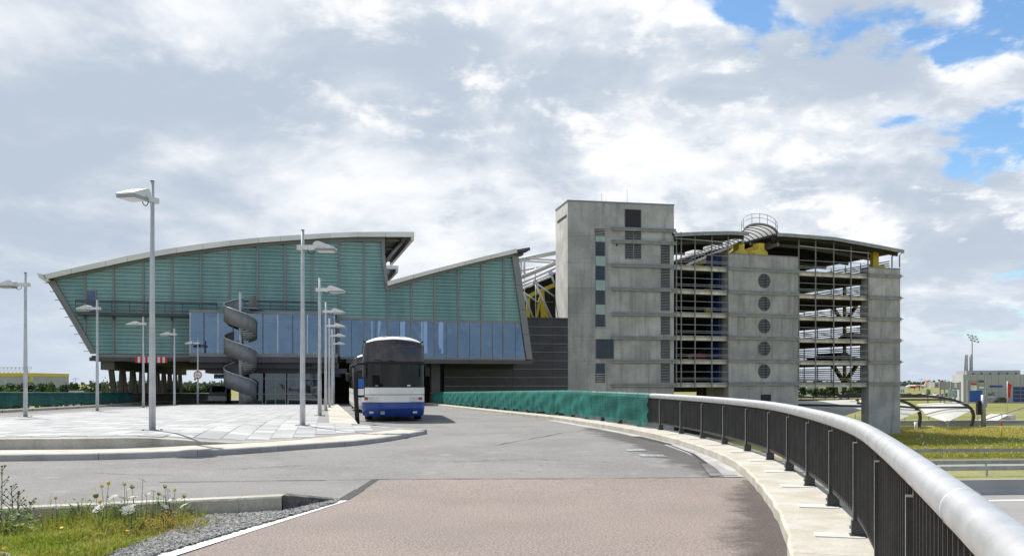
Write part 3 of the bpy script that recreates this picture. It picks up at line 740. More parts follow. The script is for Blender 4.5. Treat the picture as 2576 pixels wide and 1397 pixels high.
# roof edge beam between glass and fascia; fascia; roofs
fas_lo = [(112, 703), (180, 687), (265, 669), (320, 657), (380, 645.5), (445, 635), (510, 626), (580, 617), (650, 610), (705, 606), (760, 602), (830, 597.5), (900, 595), (970, 595), (1042, 595.5)]
fas_hi = [(108, 690), (180, 674), (265, 655.5), (320, 643), (380, 632), (445, 621.5), (510, 612), (580, 604), (650, 597), (705, 593), (760, 589.5), (830, 585.5), (900, 583), (970, 582.5), (1042, 583)]
W0 = -.9
FL = [T(x, y, W0) for x, y in fas_lo]; FH = [T(x, y, W0) for x, y in fas_hi]
for i in range(len(FL) - 1):
    mb = MB(); g = .012
    a, b, c, d = FL[i], FL[i+1], FH[i+1], FH[i]; mb.prism([(a[0]+g, a[1]), (b[0]-g, b[1]), (c[0]-g, c[1]), (d[0]+g, d[1])], 1, W0, W0 + .08); mb.build('fascia_panel', fascia_m, tb)
FI = [(u, lerp_at(FL, u)) for u in [p[0] for p in TOP1]]
band('edge_beam', TOP1, [(u, z + .18) for u, z in FI], -.22, .16, frame_grey)
mb = MB(); mb.prism([FL[0]] + [L0, L1, (L1[0] - .5, L1[1]), (L0[0] - .62, L0[1] + .0)], 1, -.2, .2); mb.build('leaning_edge', frame_grey, tb)
for k in range(9):        # louvre ends sticking out past the leaning edge
    f = (k + .3) / 8.6; u = L0[0] + (L1[0]-L0[0])*f; z = L0[1] + (L1[1]-L0[1])*f; mb = MB(); mb.box(u - .95, u - .3, -.12, .1, z - .02, z + .02); mb.build('louvre_end', beam_dk, tb)
mb = MB(); ge = T(93, 686, W0); gf = T(110, 690, W0); mb.prism([ge, gf, T(124, 706, W0), T(112, 707, W0), T(98, 698, W0)], 1, W0, 3.); mb.build('gutter_end', fascia_m, tb)
def roofsheet(lo, hi, w0, w1, th, mat, name='roof'):
    mb = MB()
    up = [(p[0], p[1] - .04) for p in hi]; dn = [(p[0], p[1] - .04 - th) for p in hi]
    mb.prism(up + dn[::-1], 1, w0, w1); return mb.build(name, mat, tb)
roof_m = pmat('roof_m', (.30, .30, .31), .6, .3, .15)
r1 = roofsheet(FL, FH, W0 + .085, 18.5, .30, roof_m)
# underside of the overhang: corrugated sheet ribs, cross beams and struts
uo0 = Rr0[0] - .3; uo1 = FH[-1][0]; zo = FH[-1][1] - .35
rib_m = pmat('rib_m', (.36, .33, .28), .7, 1.5, .25)
for k in range(26):
    w = -.3 + k * .72; mb = MB(); mb.prism([(uo0, zo - .01), (uo1 - .35, zo - .01), (uo1 - .35, zo - .10), (uo0, zo - .10)], 1, w, w + .36); mb.build('soffit_rib', rib_m if k % 6 else beam_dk, tb)
for w in (.7, 6.4, 12.2, 17.8):
    mb = MB(); mb.tube([(uo0, w, zo - .32), (uo1 - .9, w, zo - .25)], .14, 8); mb.tube([(uo0 + .1, w, zo - 3.0), (uo1 - .9, w, zo - .28)], .15, 8); mb.build('strut', frame_grey, tb, True)
mb = MB(); mb.box(uo1 - .32, uo1 - .02, W0 + .1, 18.5, zo - .45, zo + .02); mb.build('roof_edge', fascia_m, tb)
mb = MB(); mb.box(uo1 - 1.2, uo1 - .9, W0 + .4, 18.3, zo - .45, zo - .15); mb.build('edge_girder', beam_dk, tb)
mb = MB(); mb.tube([(uo0 - .5, 20.5, zo - .6), (uo1 - 1.0, 20.5, zo - .5)], .2, 8); mb.tube([(uo0 - .5, 20.5, zo - 4.2), (uo1 - 1.0, 20.5, zo - .5)], .2, 8); mb.build('strut', beam_dk, tb, True)
uoa, uob = uo0 + 1.5, uo1 + 1.5
# the next roof bay further back
r2 = roofsheet(FL[6:], [(p[0] + 1.5, p[1]) for p in FH[6:]], 25., 44., .30, roof_m)
mb = MB(); mb.box(uoa - 9, uob, 24.88, 24.98, zo - .08, zo + .38); mb.build('fascia_panel', fascia_m, tb)
mb = MB(); mb.box(uob - .32, uob - .02, 25.05, 44, zo - .45, zo - .02); mb.build('roof_edge', fascia_m, tb)
mb = MB(); mb.box(uob - 1.6, uob - 1.1, 25.1, 44, zo - .6, zo - .05); mb.tube([(uoa, 27, zo - 2.8), (uob - .9, 27, zo - .4)], .15, 8); mb.tube([(uoa, 33, zo - 2.8), (uob - .9, 33, zo - .4)], .15, 8); mb.build('strut', frame_grey, tb)
mb = MB(); mb.prism([(FL[0][0] + 1.5, FL[0][1] - .3), (L1[0], zbeam), (mul1[-1], zbeam), (Rr1[0], Rr1[1]), (Rr0[0], FL[-2][1] - .2)] + [(p[0], p[1] - .25) for p in FL[-3:0:-1]], 1, 18.0, 18.3); mb.build('rear_wall', back_m, tb)
# frame at the right end of the high hall
mb = MB(); hw = .17; mb.prism([(Rr0[0] - hw, FL[-2][1]), (Rr0[0] + hw, FL[-2][1]), (Rr0[0] + hw, T(965, 640)[1]), (Rr1[0] + hw, T(974, 730)[1]), (Rr1[0] - hw, T(974, 730)[1]), (Rr0[0] - hw, T(965, 640)[1])], 1, -.24, .3); mb.build('end_frame', frame_grey, tb)
# low wing: roof, fascia, beam, leaning end frame
f2lo = [(974.6, 718), (1040, 699.5), (1105, 682), (1170, 665.5), (1235, 650), (1301, 635)]; f2hi = [(973.6, 707.3), (1040, 689.5), (1105, 672.5), (1170, 656), (1235, 640), (1299, 624.6)]
F2L = [T(x, y, W0) for x, y in f2lo]; F2H = [T(x, y, W0) for x, y in f2hi]
for i in range(5):
    a, b, c, d = F2L[i], F2L[i+1], F2H[i+1], F2H[i]; g = .012; mb = MB(); mb.prism([(a[0]+g, a[1]), (b[0]-g, b[1]), (c[0]-g, c[1]), (d[0]+g, d[1])], 1, W0, W0 + .08); mb.build('fascia_panel', fascia_m, tb)
band('edge_beam', TOP2, [(u, lerp_at(F2L, u) + .15) for u, _ in TOP2], -.22, .16, frame_grey)
roofsheet(F2L, F2H, W0 + .085, 26, .28, roof_m)
mb = MB(); a = T(1299, 627, W0); mb.obox((a[0] + .75, W0 + 1.2, a[1] + .02), (.75, 0, .16), (0, 1., 0), (-.03, 0, .14)); mb.obox((a[0] + .45, W0 + 1.2, a[1] - .42), (.45, 0, .1), (0, .6, 0), (0, 0, .12)); mb.build('gutter_end', beam_dk, tb)
mb = MB(); mb.prism([T(1286, 644), T(1301, 634), T(1338, 903), T(1322.7, 903)], 1, -.26, .3); mb.build('leaning_edge', frame_grey, tb)
for f in (.28, .52, .76):
    mb = MB(); p = T(1286 + 36.7*f, 644 + 259*f); q = T(1301 + 37*f, 634 + 269*f); mb.box(p[0] + .02, q[0] + .02, -.275, -.262, p[1] - .02, p[1] + .02); mb.build('joint', beam_dk, tb)
mb = MB(); mb.prism([T(1293, 642), T(1330, 903), (T(1330, 903)[0] - .4, zbeam), (T(1293, 642)[0] - .5, T(1293, 642)[1])], 1, .3, 26); mb.build('side_wall', back_m, tb)
# transom, sill, beams under the glass
uE = T(1338, 903)[0]
ubox('transom', frame_grey, tb, mul1[9], T(1309, 804)[0], -.08, .15, ztr - .12, ztr + .08)
ubox('sill', frame_grey, tb, mul1[9] + .1, T(1321, 898)[0], -.16, .2, zsill - .24, zsill)
ubox('sill', frame_grey, tb, L1[0] + .1, U(480), -.14, .2, zb - .34, zb - .06)
zb2 = T(1200, 914)[1]
for (a, b) in ((870, 1010), (1010, 1180), (1180, 1338)): ubox('base_beam', beam_dk, tb, U(a) + .01, U(b) - .01, -.3, .3, zb2, zsill - .25)
for (a, b) in ((236, 330), (330, 478)): ubox('base_beam', beam_dk, tb, U(a) + .01 - (.35 if a == 236 else 0), U(b) - .01, -.25, .3, zbeam, zb - .35)
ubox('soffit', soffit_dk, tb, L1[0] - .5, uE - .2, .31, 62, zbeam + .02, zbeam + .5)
# blue strip windows of the low wing with glazing bars
ue = []
for u0, u1 in zip(mul1[9:] + mul2, mul1[10:] + mul2 + [T(1315, 850)[0] + .45]):
    m = (u0 + u1) / 2
    for a, b in ((u0 + .075, m - .02), (m + .02, u1 - .075)):
        if b > E1[0] - 1.2: mb = MB(); mb.prism([(a, zsill), (min(b, T(1321, 898)[0]), zsill), (T(1309, 808)[0], ztr - .12), (a, ztr - .12)], 1, .0, .02); mb.build('window_pane', blue_glass, tb)
        else: ubox('window_pane', blue_glass, tb, a, b, .0, .02, zsill, ztr - .12).rotation_euler = (R(random.uniform(-.5, .5)), 0, R(random.uniform(-.6, .6)))
    mull(m, zsill, ztr - .12, -.02, .05, .022, 'glazing_bar', beam_dk)
# rooms behind the windows
room_m = pmat('room', (.22, .24, .27), .9, .3, .3); room_f = pmat('room_floor', (.30, .31, .32), .5, .5, .2)
ubox('room_floor', room_f, tb, mul1[3], uE - 1.2, .32, 17.9, zbeam + .52, zsill - .02)
ubox('room_wall', room_m, tb, mul1[3], mul1[10], 15, 15.3, zsill, ztr + 2.4); ubox('room_wall', room_m, tb, mul1[10], uE - 1.2, 15, 15.3, zsill, zsill + .9)
uu = mul1[10] + .6
while uu < uE - 3: wz = random.uniform(.5, 2.1); ubox('room_wall', room_m, tb, uu, uu + wz, 15.01, 15.29, zsill + .9, ztr + 2.4); uu += wz + random.uniform(.5, 1.3)
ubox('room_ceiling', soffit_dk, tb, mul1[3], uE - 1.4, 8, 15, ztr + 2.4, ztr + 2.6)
for k in range(7):
    u = mul1[9] + 1.5 + k * 3.1; mb = MB(); mb.tube([(u, 9, zsill), (u + .8, 9, ztr + 2.4)], .13, 8); mb.build('room_column', white_steel, tb, True)
for k in range(5):
    u = mul1[10] + 1.2 + k * 3.0; mb = MB(); mb.box(u, u + 1.1, 3, 3.6, zsill, zsill + 1.0); mb.box(u + .2, u + .9, 3.1, 3.5, zsill + 1.0, zsill + 1.35); mb.build('counter', sign_white if k % 2 else panel_grey, tb)
mb = MB(); mb.prism([(mul2[0] + 2.6, zsill), (mul2[0] + 3.9, zsill), (mul2[0] + 3.35, zsill + 2.6), (mul2[0] + 2.9, zsill + 2.6)], 1, 7, 7.1); mb.build('pale_screen', pmat('screen_pale', (.62, .64, .50), .6, 1, .1), tb)  # tapering panel inside the room in a plain pale colour
# ------------------------------------------------ glass box standing out of the front
W3 = -3.0
gl0, gz1 = T(478, 782, W3); gr0 = T(848, 782, W3)[0]; gzs = T(660, 888, W3)[1]; gzb = T(660, 897, W3)[1]; gzc = T(660, 911, W3)[1]
gb = link('glass_box', None, tb)
gm = [gl0] + [T(x, 800, W3)[0] for x in (512.9, 548.4, 586, 624, 661, 698.4, 735.9, 773, 809, 841.5)]
for a, b in zip(gm, gm[1:]): ubox('window_pane', blue_glass, gb, a + .04, b - .04, W3 + .02, W3 + .05, gzs, gz1 - .1).rotation_euler = (R(random.uniform(-.5, .5)), 0, R(random.uniform(-.6, .6)))
for i, u in enumerate(gm): ubox('glazing_bar', beam_dk if i % 2 else galv_lt, gb, u - .04, u + .04, W3 - .04, W3 + .08, gzs, gz1 - .1)
ubox('roof_slab', frame_grey, gb, gl0 - .06, gr0 + .06, W3 - .1, -.26, gz1 - .1, gz1 + .14)
ubox('sill', frame_grey, gb, gl0 - .06, gr0 + .06, W3 - .08, -.26, gzb, gzs)
ubox('base_beam', beam_dk, gb, gl0 - .03, gr0 + .03, W3 - .02, -.32, gzc, gzb - .01)
ubox('transom', galv_lt, gb, gl0 + .1, gr0 - .1, W3 + .12, W3 + .17, T(660, 806, W3)[1] - .03, T(660, 806, W3)[1] + .03)
ubox('end_pane', blue_glass, gb, gr0 - .04, gr0 - .01, W3 + .1, -.26, gzs, gz1 - .1)
ubox('end_pane', blue_glass, gb, gl0 + .01, gl0 + .04, W3 + .1, -.26, gzs, gz1 - .1)
ubox('corner_post', galv_lt, gb, gr0 - .02, gr0 + .06, -.42, -.28, gzs, gz1 - .1)
ubox('dark_wall', interior_dk, gb, gl0 + .1, gr0 - .1, -.30, -.27, gzs, gz1 - .1)
for k in range(9):
    u = gl0 + .8 + k * 1.45 + random.uniform(-.3, .3); h = random.uniform(.7, 1.25); mb = MB(); mb.box(u, u + random.uniform(.5, .9), -1.6, -1.1, gzs, gzs + h); mb.build('furniture', (panel_grey, room_m, sign_white)[k % 3], gb)
# ------------------------------------------------ catwalk with railing, door
def rail_run(u0, u1, w, z, h, name, closed=()):
    cw = link(name, None, tb)
    for f in (1., .86, .5, .2): mb = MB(); mb.beam((u0, w, z + h*f), (u1, w, z + h*f), .07, .075 if f > .8 else .05); mb.build('rail_bar', clad_dk, cw)
    n = max(2, int((u1 - u0) / 1.7) + 1)
    for k in range(n + 1): u = u0 + (u1-u0)*k/n; mb = MB(); mb.box(u - .03, u + .03, w - .03, w + .03, z, z + h); mb.build('rail_post', beam_dk, cw)
    return cw
zc0 = T(330, 788, -1.2)[1]; uc0 = T(190, 788, -1.2)[0]; uc1 = gl0 + .0
rail_run(uc0, uc1 + 2.2, -1.25, zc0, T(330, 757, -1.25)[1] - zc0, 'catwalk_railing')
ubox('catwalk', beam_dk, tb, uc0, uc1 - .1, -1.3, -.24, zc0 - .18, zc0)
for u in mul1[:4]: mb = MB(); mb.prism([(-1.2, zc0 - .19), (-.12, zc0 - .19), (-.12, zc0 - .55)], 0, u - .05, u + .05); mb.build('bracket', frame_grey, tb)
rail_run(T(600, 780, -2.6)[0], T(797, 780, -2.6)[0], -2.6, gz1 + .15, T(700, 757, -2.6)[1] - gz1 - .15, 'terrace_railing')
dr = link('door', None, tb); d0 = T(216, 783); d1 = T(243, 728)
ubox('door_frame', frame_grey, dr, d0[0], d1[0], -.06, .2, zc0, d1[1]); ubox('door_leaf', win_blue, dr, d0[0] + .1, d1[0] - .1, -.075, -.062, zc0 + .05, d1[1] - .12)
door_blue = pmat('door_blue', (.06, .13, .25), .15, 1.2, .35, spec=.6); dr.children[1].data = unit(door_blue)
mb = MB(); mb.box(d1[0] - .24, d1[0] - .2, -.13, -.08, zc0 + .95, zc0 + 1.1); mb.build('door_handle', galv, dr)
# ------------------------------------------------ under the building: long side beam, raking legs, entrance, soffits
ub0 = T(262, 900, 1.)[0]
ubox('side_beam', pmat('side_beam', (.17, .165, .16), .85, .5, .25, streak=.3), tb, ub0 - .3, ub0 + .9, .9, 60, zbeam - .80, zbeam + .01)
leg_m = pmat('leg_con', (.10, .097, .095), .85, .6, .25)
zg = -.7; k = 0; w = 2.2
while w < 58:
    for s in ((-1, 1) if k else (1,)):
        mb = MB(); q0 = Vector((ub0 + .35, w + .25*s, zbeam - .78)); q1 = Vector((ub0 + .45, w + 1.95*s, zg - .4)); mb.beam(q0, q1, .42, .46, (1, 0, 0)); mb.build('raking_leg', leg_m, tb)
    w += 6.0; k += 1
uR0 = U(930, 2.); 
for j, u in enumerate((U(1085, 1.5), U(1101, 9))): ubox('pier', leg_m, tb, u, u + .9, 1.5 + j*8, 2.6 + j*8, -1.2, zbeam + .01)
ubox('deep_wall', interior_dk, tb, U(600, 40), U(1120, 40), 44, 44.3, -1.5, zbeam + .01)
# stepped soffit boxes over the entrance, entrance glazing with doors
zs1 = T(660, 924, -1.)[1]
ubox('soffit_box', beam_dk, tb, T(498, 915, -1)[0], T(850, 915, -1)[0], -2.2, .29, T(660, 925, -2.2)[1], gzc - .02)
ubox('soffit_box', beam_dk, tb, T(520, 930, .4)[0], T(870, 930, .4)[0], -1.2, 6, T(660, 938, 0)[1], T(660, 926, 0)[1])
ubox('vent', black_m, tb, T(760, 918, -2.2)[0], T(785, 918, -2.2)[0], -2.23, -2.205, T(760, 922, -2.2)[1], T(760, 913, -2.2)[1])
en = link('entrance', None, tb); we = -1.6
ez0 = -.62; ez1 = T(700, 938, we)[1]
ex = [T(x, 960, we)[0] for x in (628, 660, 668, 693, 718, 724, 762, 800)]
for i, (a, b) in enumerate(zip(ex, ex[1:])):
    if b - a < .5: continue
    for (z0, z1) in ((ez0 + .1, ez0 + 1.15), (ez0 + 1.2, ez1 - .55), (ez1 - .5, ez1)): ubox('pane', dark_glass, en, a + .05, b - .05, we, we + .03, z0, z1)
for u in ex: ubox('frame_post', panel_grey, en, u - .045, u + .045, we - .05, we + .09, ez0, ez1)
for z in (ez0 + 1.17, ez1 - .52): ubox('frame_rail', panel_grey, en, ex[0], ex[-1], we - .04, we + .08, z - .03, z + .03)
mb = MB(); mb.tube([(ex[-3], we - .4, ez0 + .62), (ex[-1] + .5, we - .4, ez0 + .62)], .04, 6); mb.tube([(ex[-3], we - .4, ez0), (ex[-3], we - .4, ez0 + .62)], .04, 6); mb.tube([(ex[-1] + .5, we - .4, ez0), (ex[-1] + .5, we - .4, ez0 + .62)], .04, 6); mb.build('guard_bar', galv_lt, en)
ubox('lobby_wall', pmat('lobby', (.10, .12, .125), .8, .4, .4), tb, ex[0] - .2, ex[-1], 5.5, 5.7, -1, zbeam)
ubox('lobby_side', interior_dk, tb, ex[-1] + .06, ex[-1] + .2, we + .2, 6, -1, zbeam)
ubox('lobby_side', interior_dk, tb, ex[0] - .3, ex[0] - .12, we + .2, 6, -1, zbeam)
# red and white striped height board and hanging blue signs
hb = thing('height_board', 'red and white striped headroom board under the left glass hall', 'sign', (0, 0, 0))
a = T(340, 911, -.32); b = T(421, 897, -.32); n = 13
for k in range(n):
    u0 = a[0] + (b[0]-a[0])*k/n; u1 = a[0] + (b[0]-a[0])*(k+1)/n; P = [T.world(u0, -.32), T.world(u1, -.32), T.world(u1, -.27), T.world(u0, -.27)]
    mb = MB(); mb.prism(P, 2, a[1], b[1]); mb.build('stripe', red_p if k % 2 == 0 else sign_white, hb)
for lab, x0, x1, y0, y1, w in (('blue road sign hanging left of the spiral stair under the hall', 538, 566, 940, 951, 6.), ('blue road sign hanging above the bus lane under the hall', 832, 857, 938, 947, 5.)):
    a = T(x0, y1, w); b = T(x1, y0, w); s = thing('hanging_sign', lab, 'sign', (*T.world(a[0], w), a[1]), TA)
    mb = MB(); mb.box(0, b[0]-a[0], 0, .08, 0, b[1]-a[1]); mb.build('panel', sign_blue, s)
    for f in (.2, .8): mb = MB(); mb.tube([((b[0]-a[0])*f, .04, b[1]-a[1]), ((b[0]-a[0])*f, .04, zbeam - a[1])], .03, 6); mb.build('hanger', galv, s)
    for f in (.3, .65): mb = MB(); mb.box(.1, (b[0]-a[0])*.8, -.004, -.001, (b[1]-a[1])*f, (b[1]-a[1])*f + .05); mb.build('lettering', sign_white, s)
# ------------------------------------------------ spiral stair
sx, sy = (604 - CX) / F * 80.2, 80.2; zs = -.46
st = thing('spiral_stair', 'grey steel spiral stair with sheet metal sides in front of the glass box', 'stair', (sx, sy, zs))
PH = 2.9; RS = 1.42
def hz(th): return 8.89 - zs + (180 - th) / 360 * PH       # handrail height, th falls as the stair climbs
t_top, t_bot = 95, 1190
mb = MB(); mb.tube([(0, 0, 0), (0, 0, hz(t_top) + .35)], .13, 14); mb.build('column', galv_lt, st, True)
def pol(th, r, z): return (r*math.cos(R(th)), r*math.sin(R(th)), z)
sheetm = pmat('stair_sheet', (.22, .225, .225), .5, 2, .18, metal=.3)
for k, (ta, tz) in enumerate([(t_top + j*73, min(t_bot, t_top + (j+1)*73)) for j in range(15)]):
    mb = MB(); th = [ta + .6 + (tz - ta - .8)*q/10 for q in range(11)]
    mb.grid([[pol(t, RS, max(.02, hz(t) - 1.5)), pol(t, RS, max(.03, hz(t) - .03)), pol(t, RS + .02, max(.03, hz(t) - .03)), pol(t, RS + .02, max(.02, hz(t) - 1.5)), pol(t, RS, max(.02, hz(t) - 1.5))] for t in th]); mb.build('side_sheet', sheetm, st, True)
mb = MB(); mb.tube([pol(t, RS + .01, max(.05, hz(t))) for t in range(t_top, t_bot, 8)], .048, 6); mb.build('handrail', galv_lt, st, True)
mb = MB(); mb.prism([(.12*math.cos(R(t)), .12*math.sin(R(t))) for t in (-80, 80)] + [((RS-.02)*math.cos(R(t)), (RS-.02)*math.sin(R(t))) for t in (13, 4.5, -4.5, -13)], 2, 0, .05); mb.box(.14, RS - .05, -.30, -.27, -.06, .0); tme = mb.mesh('tread', galv_lt)
t = t_bot
while t > t_top:
    z = hz(t) - 1.12
    if z > .02: link('tread', tme, st, (0, 0, z), (0, 0, R(t)))
    t -= 22.5
mb = MB(); mb.prism([(0, 0)] + [(RS*math.cos(R(q)), RS*math.sin(R(q))) for q in range(20, 100, 10)], 2, hz(t_top) - 1.14, hz(t_top) - 1.06); mb.box(.2, 1.3, .3, 3.2, hz(t_top) - 1.15, hz(t_top) - 1.07); mb.build('landing', galv, st)
mb = MB(); mb.grid([[pol(q, RS, hz(t_top) - 1.1), pol(q, RS, hz(t_top) + .1)] for q in range(20, 75, 9)]); mb.build('landing_screen', sheetm, st, True)
# ================================================================== dark ribbed wall between terminal and tower
cwl = thing('clad_wall', 'dark grey ribbed metal wall between the terminal and the concrete tower', 'wall', (-38.78, 81.07, 0), TA)
WC = 6.2; cu0 = T(1117, 950, WC)[0]; cu1 = T(1428, 950, WC)[0]; cut = T(1322, 850, WC)[0] - 1.5; zt_ = T(1400, 801, WC)[1]
ubox('core', black_m, cwl, cu0, cu1, WC + .06, WC + .4, -5, T(1300, 918, WC)[1] + .0); ubox('core', black_m, cwl, cut + .1, cu1, WC + .06, WC + .4, T(1300, 918, WC)[1], zt_ - .02)
nr = 11; ph = (zt_ - (-1.6)) / nr
cuts = [cut, T(1352, 850, WC)[0], T(1390, 850, WC)[0], cu1]; cutl = [cu0, T(1184, 950, WC)[0], T(1270, 950, WC)[0], cut]
for r in range(nr):
    z0 = -1.6 + r*ph; z1 = z0 + ph
    cols = list(zip(cuts, cuts[1:])) + (list(zip(cutl, cutl[1:])) if z1 < zbeam + .35 else [])
    for a, b in cols: ubox('cladding_panel', clad_dk, cwl, a + .008, b - .008, WC + random.uniform(0, .012), WC + .05, z0 + .05, z1 - .012)
    ubox('rib', frame_grey, cwl, cut if z1 > zbeam + .35 else cu0, cu1, WC - .07, WC + .05, z0 - .01, z0 + .05)
ubox('cap', beam_dk, cwl, cut, cu1, WC - .1, WC + .4, zt_, zt_ + .12)
ubox('flat_roof', beam_dk, cwl, cut, cu1, WC + .41, WC + 14, zt_ - .3, zt_ - .1)
# ================================================================== concrete tower
KA = math.atan2(2.5, 12.46); K = Frame(6.32, 99., KA)
tw = thing('concrete_tower', 'tall grey concrete stair tower with a vertical strip of small windows', 'tower', (6.32, 99., 0), KA)
TWW = 12.72; TD = 5.6; TZ = K(1560, 511)[1]
def kx(r): return (2100 + r / 1.663) / 1.5907
def ky(r): return (760 + r / 1.663) / 1.5907
def KP(rx, ry, w=0.): return K(kx(rx), ky(ry), w)
ubox('core', concrete, tw, .03, TWW - .01, .04, TD, -5, TZ - .02)
zrow = [-5, KP(700, 1297)[1], KP(700, 1137)[1], KP(700, 980)[1], KP(700, 822)[1], KP(700, 655)[1], KP(700, 497)[1], KP(700, 315)[1], TZ]
ua = [0.0, KP(468, 600)[0], KP(536, 600)[0], KP(735, 600)[0], TWW]
for i in range(8):
    z0, z1 = zrow[i], zrow[i+1]
    cols = [(ua[0], ua[1]), (ua[2], ua[3]), (ua[3], ua[4])]
    if i == 7: cols = [(ua[0], KP(665, 200)[0] - .0), (KP(770, 200)[0], TWW)]
    if i in (0, 1, 2, 3): cols = [(ua[0], ua[1]), (ua[1], ua[3]), (ua[3], ua[4])]
    for a, b in cols: ubox('concrete_panel', concrete, tw, a + .008, b - .008, random.uniform(-.012, 0), .05, z0 + .008, z1 - .008)
a, b = KP(665, 200)[0], KP(770, 200)[0]
ubox('concrete_panel', concrete, tw, a + .002, b - .002, -.004, .05, KP(700, 131)[1], TZ - .008)
zz0 = [-5 + 0] ; 
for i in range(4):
    z0 = -5 + i*(TZ+5)/4; z1 = -5 + (i+1)*(TZ+5)/4; ubox('side_panel', concrete_lt, tw, -.012 + i*.002, .035, .06, TD, z0 + .008, z1 - .008)  # paler concrete colour stands in for sunlight on the left face
mb = MB(); mb.box(-.06, TWW + .05, -.06, TD + .05, TZ - .015, TZ + .14); mb.build('parapet_cap', frame_grey, tw)
ubox('side_slot', black_m, tw, -.03, -.005, .5, TD - .9, TZ - 1.7, TZ - 1.4)
band_m = pmat('band_m', (.27, .285, .29), .6, 1.2, .25, metal=.2)
def opening(name, rx0, rx1, ry0, ry1, mat, louv=0, lm=None, deep=-.02):
    p, q = KP(rx0, ry1), KP(rx1, ry0); o = link(name, None, tw); ubox('backing', mat, o, p[0], q[0], deep, .045, p[1], q[1])
    for a, b, c, d in ((p[0]-.05, p[0], p[1], q[1]), (q[0], q[0]+.05, p[1], q[1]), (p[0]-.05, q[0]+.05, q[1], q[1]+.05), (p[0]-.05, q[0]+.05, p[1]-.05, p[1])): ubox('frame', frame_grey, o, a, b, deep - .03, .02, c, d)
    for k in range(louv):
        z = p[1] + (q[1]-p[1])*(k+.5)/louv; mb = MB(); mb.obox(((p[0]+q[0])/2, deep - .03, z), ((q[0]-p[0])/2 - .03, 0, 0), (0, .035, .03), (0, -.004, .006)); mb.build('slat', lm or clad_dk, o)
    return o
opening('dark_opening', 665, 770, 133, 247, black_m)
opening('louvre_screen', 667, 718, 268, 455, black_m, 16, panel_grey); opening('louvre_screen', 726, 770, 268, 455, black_m, 16, panel_grey)
opening('vent_grille', 466, 530, 260, 300, black_m, 4, concrete_lt)
for r0, r1 in ((362, 487), (522, 645), (678, 800), (837, 958), (995, 1117), (1152, 1275)): opening('louvre_screen', 905, 961, r0, r1, black_m, 12, panel_grey)
opening('window', 472, 588, 992, 1118, win_blue); o = opening('window', 472, 530, 1152, 1212, win_blue); opening('louvre_screen', 472, 530, 1216, 1277, black_m, 5, concrete_lt)
ubox('strip_backing', frame_grey, tw, ua[1] - .04, ua[2] + .04, -.01, .045, KP(500, 918)[1], KP(500, 305)[1])
for r0, r1 in ((345, 438), (505, 598), (668, 760), (828, 907)): p, q = KP(470, r1), KP(530, r0); ubox('window_pane', win_blue, tw, p[0], q[0], -.045, -.012, p[1], q[1])
for r0, r1 in ((308, 343), (440, 503), (600, 666), (762, 826), (909, 918)):
    p, q = KP(469, r1), KP(534, r0); sp_ = ubox('spandrel_glass', teal_light, tw, p[0], q[0], -.075, -.05, p[1], q[1])
for ry in (255, 340, 497, 655, 822, 980, 1137, 1297):
    p = KP(575, ry, -.25); b = link('facade_rail', None, tw)
    ubox('rail_bar', galv, b, p[0], TWW + .25, -.30, -.24, p[1] - .14, p[1] - .06); ubox('rail_bar', galv, b, p[0], TWW + .2, -.30, -.24, p[1] + .10, p[1] + .16)
    ubox('mesh_strip', band_m, b, p[0] + .1, TWW + .15, -.235, -.225, p[1] - .2, p[1] + .22)
    for f in range(4): u = p[0] + .2 + f*2.4; ubox('bracket', frame_grey, b, u, u + .1, -.29, -.013, p[1] - .2, p[1] + .18)
for rx, ry in ((320, 890), (383, 890), (328, 1130), (397, 1130)): p = KP(rx, ry); ubox('recess_plate', panel_grey, tw, p[0] - .12, p[0] + .12, -.018, -.002, p[1] - .2, p[1] + .2)
p = KP(445, 1185); ubox('recess_plate', panel_grey, tw, p[0] - .45, p[0] + .3, -.02, -.002, p[1] - .5, p[1] + .5)
mb = MB(); p = KP(610, 365); mb.disc((p[0], -.03, p[1]), (0, 1, 0), .12, .05, 12); mb.build('pipe_end', black_m, tw)
for x, h in ((1513, 1.4), (1577, 2.0)): u = K(x, 480, 2.)[0]; mb = MB(); mb.tube([(u, 2, TZ + .1), (u, 2, TZ + .1 + h)], .02, 5); mb.build('antenna', frame_grey, tw)
# ================================================================== parking garage
GA = math.atan2(.3256, .9455); G = Frame(18.85, 101.95, GA)
pg = thing('parking_garage', 'open multi-storey concrete car park with curved roof and yellow frames', 'building', (18.85, 101.95, 0), GA)
LV = [15.3, 12.52, 9.8, 7.06, 4.3, 1.56]
g1 = 0.06; g2 = G(1832, 800)[0]; g3 = G(2007, 800)[0]; g4 = G(2184, 800)[0]; g5 = G(2263, 800)[0]; UE = g5 - .25; GD = 46.
for z in LV:
    for a, b in ((g1, g2 - .02), (g3 + .02, g4 - .02)):
        n = 3
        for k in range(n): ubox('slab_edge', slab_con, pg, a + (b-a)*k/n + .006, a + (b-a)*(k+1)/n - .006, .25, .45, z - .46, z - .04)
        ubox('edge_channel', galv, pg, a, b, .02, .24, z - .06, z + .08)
    ubox('deck', dark_con, pg, g1, UE + .02, .46, GD, z - .40, z - .05)
